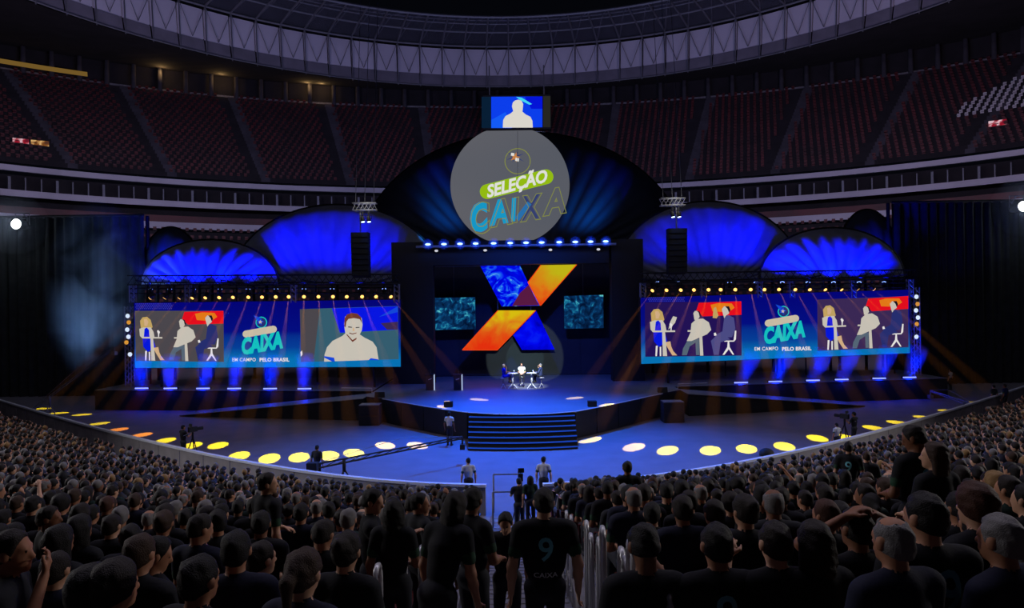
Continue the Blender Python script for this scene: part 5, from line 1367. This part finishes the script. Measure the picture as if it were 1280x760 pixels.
o = stander(p_pack, 1143, 7.2, False, .35, 'man in dark shirt with number nine standing and looking down among the seats', 'dark brown', 'black', 1.0, 522)
number_on_back(o, p_pack[0], '9', 1.27, .2)
p_wom2 = proto('wom2', arms=('lap', 'down'), hair='long', fem=True, yaw=35, **ST)
stander(p_wom2, 1168, 6.2, False, .3, 'woman with long light-brown hair standing below the man who looks down', 'brown', 'black', .93, 553)
STF = dict(seated=False, vox=.022)
p_st = proto('st', arms=('down', 'down'), hair='short', **STF); p_cam = proto('camop', arms=('cam', 'cam'), hair='short', **STF)
o = stander(p_st, 1060, 14.5, False, -.5, 'man in black shirt with number nine standing mid-stand below the tripod camera', 'black', 'black', 1.0)
number_on_back(o, p_st[0], '9', 1.27, .2)
stander(p_st, 1082, 14.8, False, -.2, 'person in dark shirt standing beside the numbered shirt in the middle rows', 'brown', 'charcoal', .96)
o = stander(p_st, 783, 13.0, False, .1, 'man with number nine on his back standing just past the aisle rail', 'black', 'black', 1.0)
number_on_back(o, p_st[0], '9', 1.27, .2)
def floor_person(pr, px, Y, z, rz, label, hc, sc, scale=1.0, group='crew along the barrier'):
    u, v = ray(px, 550); return put_person(pr, (u*Y, Y, z), rz, label, group, HC[hc], SC[sc], scale)
floor_person(p_st, 585, 26.6, 0, .2, 'man in pale shirt standing inside the barrier beside the gate', 'black', 'white', 1.0)
floor_person(p_cam, 648, 23.0, aisle_z(23.0), 0, 'camera operator in black standing at the foot of the aisle', 'black', 'black', 1.05)
floor_person(p_wom, 662, 22.2, aisle_z(22.2), .1, 'woman in green-cuffed shirt at the foot of the aisle beside the camera operator', 'black', 'dark green', .95)
floor_person(p_st, 679, 26.4, 0, -.1, 'man in pale shirt standing inside the barrier past the gate', 'black', 'white', 1.03)
floor_person(p_cam, 229, 35.0, 0, -.6, 'camera operator in black by the tripod camera on the smoke side', 'black', 'black', 1.0)
floor_person(p_st, 396, 29.9, 0, -.2, 'jib operator in dark clothes standing at the jib crane base', 'black', 'charcoal', .95)
floor_person(p_cam, 1068, 36.2, 0, .6, 'camera operator in black by the tripod camera on the two-scene screen side', 'black', 'black', 1.0)
floor_person(p_st, 1046, 34.5, 0, .3, 'person in white shirt at the barrier near the tripod camera', 'black', 'white', .85)
floor_person(p_st, 1243, 46.5, 0, .3, 'man in dark clothes standing far along the barrier where amber pools begin', 'black', 'charcoal', 1.0)
floor_person(p_st, 1257, 46.2, 0, .5, 'man in blue shirt standing farthest along the barrier', 'dark brown', 'blue', 1.05)
floor_person(p_st, 1189, 58.0, 0, .5, 'person in pale top standing by the black drape past the two-scene screen', 'black', 'white', .95)
u, v = ray(562, 520); Yq = 38.6
floor_person(p_st, 562, 37.9, 0, -.3, 'stagehand in white shirt and black trousers standing beside the stage stairs', 'black', 'white', 1.02, 'crew by the stage')

# --- seated people with a look of their own, near the camera
SE = dict(seated=True, vox=.012)
def sitter(key, px, py, label, hc, sc, rz=None, scale=1.0, hi=26.0, group='spectators near the camera', **kw):
    pr = proto(key, **{**SE, **kw}); x, y, z = head_place(px, py, pr[2].z*scale, hi=hi)
    r = face_to(x, y) if rz is None else rz
    return put_person(pr, (x, y, z), r, label, group, HC[hc], SC[sc], scale), pr, (x, y, z)
sitter('s_grey', 1254, 692, 'grey-haired man seen from behind at the bottom corner below the blond woman', 'grey', 'navy', arms=('lap', 'lap'), hair='short', wide=1.1, rz=.45)
sitter('s_bald', 1118, 688, 'balding man with short grey hair and navy shirt in front of the numbered shirt', 'grey', 'navy', arms=('lap', 'lap'), hair='bald', wide=1.1, rz=.3)
o, pr, _ = sitter('s_nine', 1158, 648, 'dark-haired seated man with a large number nine on his back', 'black', 'black', arms=('lap', 'lap'), hair='short', wide=1.12, yaw=15, rz=.12, hi=4.3, scale=1.04)
number_on_back(o, pr[0], '9', .87, .22, .02)
sitter('s_arms', 1072, 662, 'person in green-sleeved shirt seated with both hands clasped on the head', 'black', 'black', arms=('head', 'head'), hair='short', rz=.3, hi=5.2)
sitter('s_curly', 1222, 634, 'person with large round curly brown hair seated behind the numbered shirt', 'auburn', 'black', hair='curly', rz=.3, hi=5.2)
sitter('s_blond', 1245, 606, 'woman with long blond hair seated above the curly-haired person', 'blond', 'black', hair='long', fem=True, rz=.4)
o, pr, _ = sitter('s_nine2', 897, 700, 'dark-haired person with number nine on the back at the bottom edge past the hoops', 'black', 'black', hair='short', rz=.1)
number_on_back(o, pr[0], '9', .87, .19, 0)
o, pr, pp = sitter('s_phone', 970, 690, 'dark-haired man holding up a glowing phone', 'dark brown', 'black', arms=('phone', 'lap'), hair='short', rz=.15)
PHONES = [(o, pr, 'phone')]
sitter('s_prof', 12, 690, 'man in profile at the bottom corner on the smoke side, hand near his chin', 'dark brown', 'black', arms=('lap', 'mic'), hair='short', yaw=-15, rz=-1.2, wide=1.05)
sitter('s_look', 193, 694, 'dark-haired man with bowed head looking toward the stage stairs', 'black', 'black', hair='short', yaw=-20, pitch=-18, rz=-.7, wide=1.08)
sitter('s_round', 247, 726, 'dark-haired man at the bottom edge in front of the man with bowed head', 'black', 'black', hair='short', rz=-.4)
sitter('s_curl2', 142, 748, 'person with round curly dark hair at the very bottom edge', 'dark brown', 'black', hair='curly', rz=-.5)
sitter('s_half', 112, 742, 'person with thick dark hair at the bottom edge beside the curly hair', 'black', 'black', hair='curly', rz=-.6, scale=.98)
sitter('s_left2', 60, 648, 'short-haired man with face turned to the stage, second row up at the smoke-side edge', 'dark brown', 'black', hair='short', yaw=-25, rz=-.9)
sitter('s_glass', 20, 615, 'dark-haired man in profile at the smoke-side edge above the lower corner man', 'black', 'black', hair='short', yaw=-20, rz=-1.0)
sitter('s_bun', 432, 690, 'woman with hair tied up sitting behind the hoop handrails', 'dark brown', 'black', hair='bun', fem=True, rz=-.2)
sitter('s_tail', 378, 718, 'woman with a ponytail sitting near the first hoop handrail', 'brown', 'navy', hair='tail', fem=True, rz=-.3)
sitter('s_short3', 325, 700, 'short-haired man in charcoal shirt on the row above the bottom edge', 'dark brown', 'charcoal', hair='short', rz=-.4, yaw=-12)
sitter('s_ph2', 806, 690, 'person with bowed head lit by a bright phone beside the hoop handrails', 'black', 'black', arms=('lap', 'phone'), hair='short', pitch=-25, rz=.1); 
sitter('s_long4', 1020, 735, 'woman with long dark hair at the bottom edge before the balding man', 'dark brown', 'black', hair='long', fem=True, rz=.25)
def hand_phone(o, pr, loc_local, label, col):
    t = thing('smartphone', label, 'phone', (0, 0, 0)); M = o.matrix_basis
    t.matrix_basis = M @ Matrix.Translation(loc_local) @ Matrix.Rotation(R(-15), 4, 'X')
    mb = MB(); mb.box((0, 0, 0), (.075, .009, .15)); obj('case', mb, M_MATT, t, world=False)
    mb = MB(); mb.box((0, -.006, 0), (.066, .002, .135)); obj('screen', mb, glow('phone_'+col, {'b': rgb(150, 190, 240), 'p': rgb(240, 190, 235)}[col], 1.0), t, world=False)
hand_phone(PHONES[0][0], PHONES[0][1], Vector((-.11, .47, 1.06)), 'glowing phone held up by a dark-haired man', 'b')
o2 = [o for o in C.objects if o.get('label', '').startswith('person with bowed head lit')][0]
hand_phone(o2, None, Vector((.11, .47, 1.06)), 'bright phone in the hands of the person with bowed head', 'p')

# --- hoop handrails
for i, (px, py) in enumerate([(418, 738), (472, 712), (505, 696), (527, 688)]):
    x, y, z = head_place(px, py, .95, 2.4, 12); x = min(x, -AISLE-.02)
    make_hoop((x, y, tread_z(x, y)), 'steel hoop handrail on the smoke side of the aisle, %s from the bottom edge' % ORD[i+1])
for i, (px, py) in enumerate([(833, 738), (793, 714), (769, 704), (752, 692), (737, 684), (729, 678), (722, 672), (714, 664), (708, 656), (702, 648), (697, 642)]):
    x, y, z = head_place(px, py, .95, 2.4, 20); x = max(x, AISLE+.02)
    make_hoop((x, y, tread_z(x, y)), 'steel hoop handrail on the two-scene side of the aisle, %s from the bottom edge' % ORD[i+1])

# --- the rest of the crowd
SM = dict(seated=True, vox=.02)
KINDS = [('short-haired man', 'g_a', dict(hair='short')), ('short-haired man', 'g_b', dict(hair='short', yaw=28, wide=1.08)), ('short-haired man', 'g_c', dict(hair='short', yaw=-26, pitch=-10)),
         ('long-haired woman', 'g_d', dict(hair='long', fem=True)), ('woman with hair tied up', 'g_e', dict(hair='bun', fem=True, yaw=15)), ('balding man', 'g_f', dict(hair='bald', wide=1.1)),
         ('person holding up a hand', 'g_g', dict(hair='short', arms=('lap', 'high'))), ('curly-haired person', 'g_h', dict(hair='curly')), ('ponytailed woman', 'g_i', dict(hair='tail', fem=True, yaw=-20))]
WEI = [24, 16, 16, 14, 6, 7, 1.5, 4, 5]
seats = []
for k in range(3, ROWS-1):
    prev = None; 
    for side in (-1, 1):
        ids = [i for i in range(60, 1181) if (XS[i] < 0 if side < 0 else XS[i] > 0)]
        if side < 0: ids = ids[::-1]
        acc = .25; last = None; num = 0
        for i in ids:
            p = row_pt(k, i, .42)
            if abs(p[0]) < AISLE+.28: last = p; continue
            if last is not None: acc += float(np.hypot(*(p-last)))
            last = p
            if acc >= .53:
                acc -= .53; num += 1
                if p[1] < 2.3 or abs(p[0]) > p[1]*1.02+1.2: continue
                seats.append((float(p[0]), float(p[1]), k, num, side, i))
PA = np.array(PEOPLE)
def visible(x, y, z):
    d = Vector((x, y, z-CAM_H)); px = 640 + F*x/y; py = 380 - F*d.z/y
    return (2 if -15 < px < 1295 else 1 if -230 < px < 1510 else 0) if py < 775 else 0
cand = []
for (x, y, k, num, side, i) in seats:
    if ((PA[:, 0]-x)**2 + (PA[:, 1]-y)**2).min() < .40**2: continue
    if rng.random() < .05: continue
    z = row_h(k) + DZ[side]
    if y < 3.7: continue
    if y < 6.5 and abs(x) < 1.3: continue
    vis = visible(x, y, z+1.25)
    if not vis: continue
    cand.append((math.hypot(x, y) + (100 if vis == 1 else 0), x, y, z, k, num, side, i))
cand.sort()
n_ind = 300 - len(PEOPLE)
keys = list(HC)
# rows counted from the bottom edge of the picture upward, seats outward from the aisle
kmax = max(c[4] for c in cand)
for d_, x, y, z, k, num, side, i in cand[:n_ind]:
    w_, key, kw = random.choices(KINDS, WEI)[0]
    pr = proto(key, **{**SM, **kw})
    hc = random.choices(['black', 'dark brown', 'brown', 'blond', 'grey', 'auburn'], [40, 30, 12, 5 if 'woman' in w_ else 1, 8, 3])[0]
    if w_ == 'balding man': hc = 'grey'
    sc = random.choices(['black', 'navy', 'charcoal', 'dark green'], [60, 20, 12, 8])[0]
    who = {'short-haired man': 'man with short %s hair', 'long-haired woman': 'woman with long %s hair', 'woman with hair tied up': 'woman with pinned %s hair', 'balding man': 'balding %s-haired man', 'person holding up a hand': '%s-haired person with raised hand',
           'curly-haired person': 'curly %s-haired person', 'ponytailed woman': 'woman with %s ponytail'}[w_] % hc.replace('dark brown', 'brown-black')
    lab = who + ', %s row from bottom, %s seat %s of aisle' % (ORD[kmax-k+1], ORD[num], 'left' if side < 0 else 'right')
    n_ = CURVE[i]; rz = face_to(x, y)*.75 + random.uniform(-.22, .22)
    put_person(pr, (x+random.uniform(-.04, .04), y+random.uniform(-.05, .05), z), rz, lab, 'spectators seated in the stand', HC[hc], SC[sc], random.uniform(.93, 1.04))
# farther spectators: one object
def far_person():
    V, Fq, Mi = [], [], []
    def add(v, f, m):
        o = len(V); V.extend(v); Fq.extend([[i+o for i in q] for q in f]); Mi.extend([m]*len(f))
    b = MB(); b.tube([(0, 0, .38), (0, 0, .55), (0, -.01, .8), (0, -.01, .95), (0, -.01, 1.03), (0, 0, 1.08)], [.15, .17, .16, .18, .13, .06], 8); 
    vs = [(v[0]*1.05, v[1]*.72, v[2]) for v in b.v]; add(vs, b.f, 1)
    for s_ in (-1, 1):
        b = MB(); b.tube([(.18*s_, -.01, .97), (.23*s_, .03, .72), (.10*s_, .25, .62)], [.06, .05, .035], 5); add(b.v, b.f[:5], 1); o = len(b.f); add(b.v, b.f[5:], 0)
        b = MB(); b.tube([(.09*s_, .02, .48), (.13*s_, .44, .52), (.13*s_, .42, .02)], [.085, .065, .045], 5); add(b.v, b.f, 2)
    b = MB(); b.sphere((0, .012, 1.18), (.075, .092, .115), 8, 6); add(b.v, b.f, 0)
    b = MB(); b.sphere((0, -.014, 1.215), (.085, .098, .092), 8, 6)
    add(b.v, b.f, 3)
    return np.array(V, np.float32), Fq, Mi
fv, ff, fm = far_person(); nv = len(fv)
far = cand[n_ind:]
VV = np.zeros((len(far)*nv, 3), np.float32); FF = []; MM = []; tone = np.zeros(len(far)*nv, np.float32); hcol = np.zeros(len(far)*nv, np.float32)
for j, (d_, x, y, z, k, num, side, i) in enumerate(far):
    rz = face_to(x, y)*.8 + random.uniform(-.3, .3); c, s_ = math.cos(rz), math.sin(rz); sc = random.uniform(.92, 1.05)
    q = fv*sc; VV[j*nv:(j+1)*nv, 0] = q[:, 0]*c - q[:, 1]*s_ + x + random.uniform(-.05, .05); VV[j*nv:(j+1)*nv, 1] = q[:, 0]*s_ + q[:, 1]*c + y + random.uniform(-.05, .05); VV[j*nv:(j+1)*nv, 2] = q[:, 2] + z
    tone[j*nv:(j+1)*nv] = random.random(); FF += [[i_+j*nv for i_ in f] for f in ff]; MM += fm
me = bpy.data.meshes.new('crowd'); me.from_pydata(VV.tolist(), [], FF)
at_ = me.attributes.new('tone', 'FLOAT', 'POINT'); at_.data.foreach_set('value', tone)
def tone_mat(name, cols, rough=.8):
    m = bpy.data.materials.new(name); m.use_nodes = True; nt = m.node_tree; b = nt.nodes['Principled BSDF']; b.inputs['Roughness'].default_value = rough
    a = nt.nodes.new('ShaderNodeAttribute'); a.attribute_name = 'tone'; r = nt.nodes.new('ShaderNodeValToRGB'); r.color_ramp.interpolation = 'CONSTANT'
    while len(r.color_ramp.elements) < len(cols): r.color_ramp.elements.new(.5)
    for i, (p, c) in enumerate(cols): r.color_ramp.elements[i].position = p; r.color_ramp.elements[i].color = (*c, 1)
    nt.links.new(a.outputs['Fac'], r.inputs['Fac']); nt.links.new(r.outputs['Color'], b.inputs['Base Color']); return m
for m in (tone_mat('crowd_skin', [(0, rgb(190, 140, 110)), (.4, rgb(214, 168, 138)), (.75, rgb(130, 88, 64))]), tone_mat('crowd_shirt', [(0, SC['black']), (.55, SC['navy']), (.75, SC['charcoal']), (.92, rgb(120, 122, 130))]),
          tone_mat('crowd_trousers', [(0, rgb(30, 32, 42)), (.6, rgb(48, 52, 66))]), tone_mat('crowd_hair', [(0, HC['black']), (.45, HC['dark brown']), (.7, HC['brown']), (.8, HC['grey']), (.93, HC['blond'])])): me.materials.append(m)
me.polygons.foreach_set('material_index', MM); me.polygons.foreach_set('use_smooth', [True]*len(FF)); me.update()
o = link('crowd', me); tag(o, 'packed seated crowd in the lower rows down to the front barrier', None, None, 'stuff')
# the seats under everybody: one object
V = []
for (x, y, k, num, side, i) in seats:
    rz = face_to(x, y)*.8; zr = row_h(k) + DZ[side]
    c, s_ = math.cos(rz), math.sin(rz)
    for (w, d, h, ox, oz) in ((.44, .05, .30, -.20, .52), (.44, .40, .05, .0, .36), (.1, .1, .36, 0, .18)):
        for kz in (-1, 1):
            for ky in (-1, 1):
                for kx in (-1, 1):
                    lx, ly, lz = kx*w/2, ox+ky*d/2, oz+kz*h/2; V.append((x+lx*c-ly*s_, y+lx*s_+ly*c, zr+lz))
V = np.array(V); nb = len(V)//8; Fa = (BOXF[None] + 8*np.arange(nb)[:, None, None]).reshape(-1, 4)
me = bpy.data.meshes.new('stand_seating'); me.from_pydata(V.tolist(), [], Fa.tolist()); me.materials.append(M_RED)
o = link('stand_seating', me); tag(o, 'red seats under the crowd', None, None, 'stuff')

# ------------------------------------------------------------------ on the stage: talkers, tables, stools, lecterns
SG = dict(seated=True, vox=.022)
def stool(x, y, label, h=.74):
    t = thing('bar_stool', label, 'stool', (x, y, ZS), 0, 'white bar stools on stage')
    mb = MB(); mb.tube([(x, y, ZS+h-.03), (x, y, ZS+h)], .2, 12); obj('seat', mb, M_TRIM, t)
    mb = MB(); mb.cyl((x, y, ZS+.3), (x, y, ZS+h-.03), .03, n=8); obj('post', mb, M_STEEL, t)
    for k in range(4):
        a = PI/4+PI/2*k; mb = MB(); mb.tube([(x, y, ZS+.34), (x+.22*math.cos(a), y+.22*math.sin(a), ZS+.02)], .018, 6); obj('leg', mb, M_TRIM, t)
    mb = MB(); mb.tube([(x+.17*math.cos(2*PI*k/16), y+.17*math.sin(2*PI*k/16), ZS+.24) for k in range(16)], .012, 5, closed=True); obj('foot_ring', mb, M_STEEL, t)
Yt = 50.4
pts3 = {k: at(px, 480, Yt).x for k, px in (('w', 630), ('m', 652.5), ('s', 676))}
stool(pts3['w']-.05, Yt, 'white bar stool under the woman in blue'); stool(pts3['m'], Yt+.7, 'white bar stool under the man in white'); stool(pts3['s']+.05, Yt, 'white bar stool under the man in the dark suit')
def talker(key, x, y, rz, label, hc, sc, **kw):
    pr = proto(key, **{**SG, **kw}); return put_person(pr, (x, y, ZS+.36), rz, label, 'talkers on the stage', HC[hc], sc if isinstance(sc, tuple) else SC[sc], 1.02)
talker('t_w', pts3['w'], Yt, -1.25, 'blond woman in a bright blue dress seated at a high table on stage', 'fair', rgb(10, 30, 220), hair='long', fem=True, dress=True, bare_legs=True, arms=('table', 'mic'))
talker('t_m', pts3['m'], Yt+.7, PI, 'man in white shirt seated facing us between the two high tables', 'black', rgb(232, 228, 224), hair='short', arms=('lap', 'lap'))
talker('t_s', pts3['s'], Yt, 1.25, 'man in dark suit seated at the high table on stage', 'grey', rgb(44, 56, 96), hair='short', jacket=True, arms=('table', 'mic'))
for i, px in enumerate((641, 664.5)):
    x = at(px, 480, Yt).x; y = Yt-.25; t = thing('high_table', ['round white high table by the woman in blue', 'round white high table by the man in the dark suit'][i], 'table', (x, y, ZS), 0, 'white high tables on stage')
    mb = MB(); mb.cyl((x, y, ZS+1.06), (x, y, ZS+1.1), .36, n=20); obj('tabletop', mb, M_TRIM, t); mb = MB(); mb.cyl((x, y, ZS+.3), (x, y, ZS+1.06), .06, n=10); obj('column', mb, M_TRIM, t)
    for k in range(3):
        a = -PI/2 + 2*PI*k/3 + PI; mb = MB(); mb.tube([(x, y, ZS+.36), (x+.36*math.cos(a), y+.36*math.sin(a), ZS+.03)], .035, 6); obj('leg', mb, M_TRIM, t)
    g = thing('water_glass', ['clear glass on the table by the woman in blue', 'clear glass on the table by the man in the dark suit'][i], 'glass', (x+.1, y, ZS+1.1))
    mb = MB(); mb.tube([(x+.1, y, ZS+1.1), (x+.1, y, ZS+1.11), (x+.1, y, ZS+1.18), (x+.1, y, ZS+1.19), (x+.1, y, ZS+1.28)], [.04, .012, .012, .035, .045], 10); obj('bowl', mb, M_TRIM, g)
for i, px in enumerate((538, 572.5)):
    p = on_stage(px, 487.5); x, y = p.x, p.y
    t = thing('lectern', ['dark lectern with white side strip, farther from the talkers', 'dark lectern with white side strip, nearer the talkers'][i], 'lectern', p, 0, 'lecterns on the stage')
    mb = MB(); mb.prism([(x-.28, y-.2), (x+.22, y-.2), (x+.22, y+.2), (x-.28, y+.2)], ZS, ZS+1.05); obj('body', mb, mat('lectern_navy', rgb(24, 30, 52), .5), t)
    mb = MB(); mb.box((x-.02, y, ZS+1.08), (.62, .5, .05), 0, None); obj('top', mb, mat('lectern_navy'), t)
    mb = MB(); mb.box((x+.30, y-.18, ZS+.55), (.07, .1, 1.1)); obj('side_strip', mb, glow('lectern_strip', rgb(170, 190, 225), 1), t)
    mb = MB(); mb.tube([(x+.05, y, ZS+1.1), (x+.05, y-.03, ZS+1.3), (x+.03, y-.1, ZS+1.42)], [.012, .012, .022], 6); obj('microphone', mb, M_STEEL, t)
    mb = MB(); mb.add([(x-.13, y-.205, ZS+.72), (x+.10, y-.205, ZS+.78), (x+.12, y-.205, ZS+.83), (x-.10, y-.205, ZS+.76)], [(0, 1, 2, 3)]); obj('emblem', mb, M_TRIM, t)
# boxes at the stage corners
for i, (px, py) in enumerate(((463, 531), (841, 527.5))):
    p = onz(px, py, 0); s_ = (-1, 1)[i]
    t = thing('subwoofer', 'tall brown-black subwoofer stack on the floor at the stage corner on the %s side' % ('one-portrait', 'two-scene')[i], 'speaker', p)
    for k in range(2):
        mb = MB(); mb.box((p.x, p.y+.1, .32+.62*k), (1.25, 1.0, .6)); b = obj('cabinet', mb, mat('sub_brown', rgb(46, 40, 42), .8, noise=.2), t)
        mb = MB(); mb.box((p.x, p.y-.41, .32+.62*k), (1.12, .03, .5)); obj('grille', mb, M_MATT, b)
    mb = MB(); mb.box((p.x, p.y+.1, 1.27), (1.25, 1.0, .03)); obj('lid', mb, M_STEEL, t)
    q = on_stage((474, 829)[i], (497, 491)[i])
    w = thing('floor_wedge', 'small dark wedge speaker on the stage corner on the %s side' % ('one-portrait', 'two-scene')[i], 'speaker', q)
    mb = MB(); mb.add([(q.x-.3, q.y, ZS), (q.x+.3, q.y, ZS), (q.x+.3, q.y+.4, ZS), (q.x-.3, q.y+.4, ZS), (q.x-.3, q.y+.1, ZS+.35), (q.x+.3, q.y+.1, ZS+.35), (q.x+.3, q.y+.35, ZS+.3), (q.x-.3, q.y+.35, ZS+.3)], [(3, 2, 1, 0), (4, 5, 6, 7), (0, 1, 5, 4), (2, 3, 7, 6), (1, 2, 6, 5), (3, 0, 4, 7)])
    obj('cabinet', mb, M_MATT, w); mb = MB(); mb.add([(q.x-.26, q.y-.004, ZS+.04), (q.x+.26, q.y-.004, ZS+.04), (q.x+.26, q.y+.08, ZS+.31), (q.x-.26, q.y+.08, ZS+.31)], [(0, 1, 2, 3)]); obj('grille', mb, M_BLACK, w)
for i, (px, py) in enumerate(((560, 509.5), (741, 509))):
    q = on_stage(px, py)
    w = thing('floor_wedge', 'small dark wedge speaker on the stage front edge, %s the stairs' % ('just before', 'just past')[i], 'speaker', q)
    mb = MB(); mb.box((q.x, q.y+.35, ZS+.16), (.5, .4, .32)); obj('cabinet', mb, M_MATT, w); mb = MB(); mb.box((q.x, q.y+.14, ZS+.16), (.44, .02, .26)); obj('grille', mb, M_BLACK, w)

# ------------------------------------------------------------------ cameras on tripods and jib cranes
def tripod_camera(px, Y, z, rz, label, h=1.35):
    u, v = ray(px, 550); c = Vector((u*Y, Y, z)); t = thing('tripod_camera', label, 'camera', c, rz)
    for k in range(3):
        a = 2*PI*k/3+.3; mb = MB(); mb.tube([(0, 0, h-.25), (.42*math.cos(a), .42*math.sin(a), .01)], [.03, .018], 6); obj('leg', mb, M_MATT, t, world=False)
    mb = MB(); mb.cyl((0, 0, h-.3), (0, 0, h), .05, n=8); obj('head', mb, M_MATT, t, world=False)
    mb = MB(); mb.box((0, 0, h+.14), (.16, .42, .24)); obj('body', mb, M_MATT, t, world=False)
    mb = MB(); mb.cyl((0, .2, h+.14), (0, .52, h+.14), .07, .09, 12); obj('lens', mb, M_MATT, t, world=False)
    mb = MB(); mb.box((.02, -.12, h+.36), (.2, .04, .14)); mb.cyl((0, -.1, h+.25), (0, -.12, h+.32), .015, n=5); obj('viewfinder', mb, M_MATT, t, world=False)
    mb = MB(); mb.tube([(.05, -.1, h), (.12, -.55, h-.08)], .014, 5); obj('pan_bar', mb, M_STEEL, t, world=False)
tripod_camera(241, 35.2, 0, -.6, 'black tripod camera in an amber pool on the smoke side'); tripod_camera(1056, 36.4, 0, .6, 'black tripod camera in an amber pool on the two-scene screen side')
tripod_camera(650, 24.0, aisle_z(24.0), 0, 'black tripod camera at the foot of the aisle steps', 1.5)
def jib(base, tip, label, r=.07, col=None):
    b, q = Vector(base), Vector(tip); t = thing('jib_crane', label, 'camera crane', (b.x, b.y, 0)); m = col or M_MATT
    for k in range(3):
        a = 2*PI*k/3; mb = MB(); mb.tube([(b.x, b.y, b.z*.7), (b.x+.5*math.cos(a), b.y+.5*math.sin(a), .02)], .03, 6); obj('leg', mb, m, t)
    mb = MB(); mb.cyl((b.x, b.y, b.z*.6), (b.x, b.y, b.z+.05), .07, n=8); obj('post', mb, m, t)
    d = (q-b).normalized(); back = b - d*1.4
    for dz in (-.09, .09): mb = MB(); mb.tube([back+Vector((0, 0, dz)), q+Vector((0, 0, dz*.5))], r*.5, 6); obj('boom', mb, m, t)
    mb = MB(); n = 14
    for i in range(n): mb.tube([back.lerp(q, i/n)+Vector((0, 0, -.08*(1-i/n*.5))), back.lerp(q, (i+1)/n)+Vector((0, 0, .08*(1-i/n*.5)))], .015, 4)
    o = obj('lacing', mb, m, t); o['kind'] = 'stuff'
    mb = MB(); mb.box(back, (.4, .35, .35)); obj('counterweight', mb, m, t)
    mb = MB(); mb.cyl(q, q+Vector((0, 0, -.3)), .05, n=6); mb.box(q+Vector((0, 0, -.42)), (.22, .4, .24)); obj('camera_head', mb, m, t)
    mb = MB(); mid = b.lerp(q, .45); mb.tube([back+Vector((0, 0, .1)), mid+Vector((0, 0, .5)), q+Vector((0, 0, .05))], .012, 4); obj('stay_wire', mb, M_STEEL, t)
pb = at(430, 576, 29.3); pt_ = at(578, 547, 33.6)
jib(pb, pt_, 'black jib crane arm reaching over the floor toward the stage stairs')
pb = at(62, 496, 49.0); pt_ = at(143, 434, 50.0); jib((pb.x, pb.y, max(pb.z, .9)), pt_, 'thin jib crane arm rising from the floor in front of the smoke', .05, M_STEEL)
pb = at(1205, 505, 47.5); pt_ = at(1163, 490, 52.0); jib((pb.x, pb.y, max(pb.z, .5)), (pt_.x, pt_.y, max(pt_.z, .7)), 'low jib crane arm lit amber beyond the two-scene screen', .07, M_STEEL)
u, v = ray(961, 570)
p = onz(961, 571, 0); t = thing('floor_bag', 'dark humped equipment cover on the floor inside the barrier below the two-scene screen', 'equipment cover', p)
mb = MB(); mb.sphere((p.x, p.y+.3, .08), (.36, .3, .28), 12, 8); obj('cloth', mb, M_MATT, t)
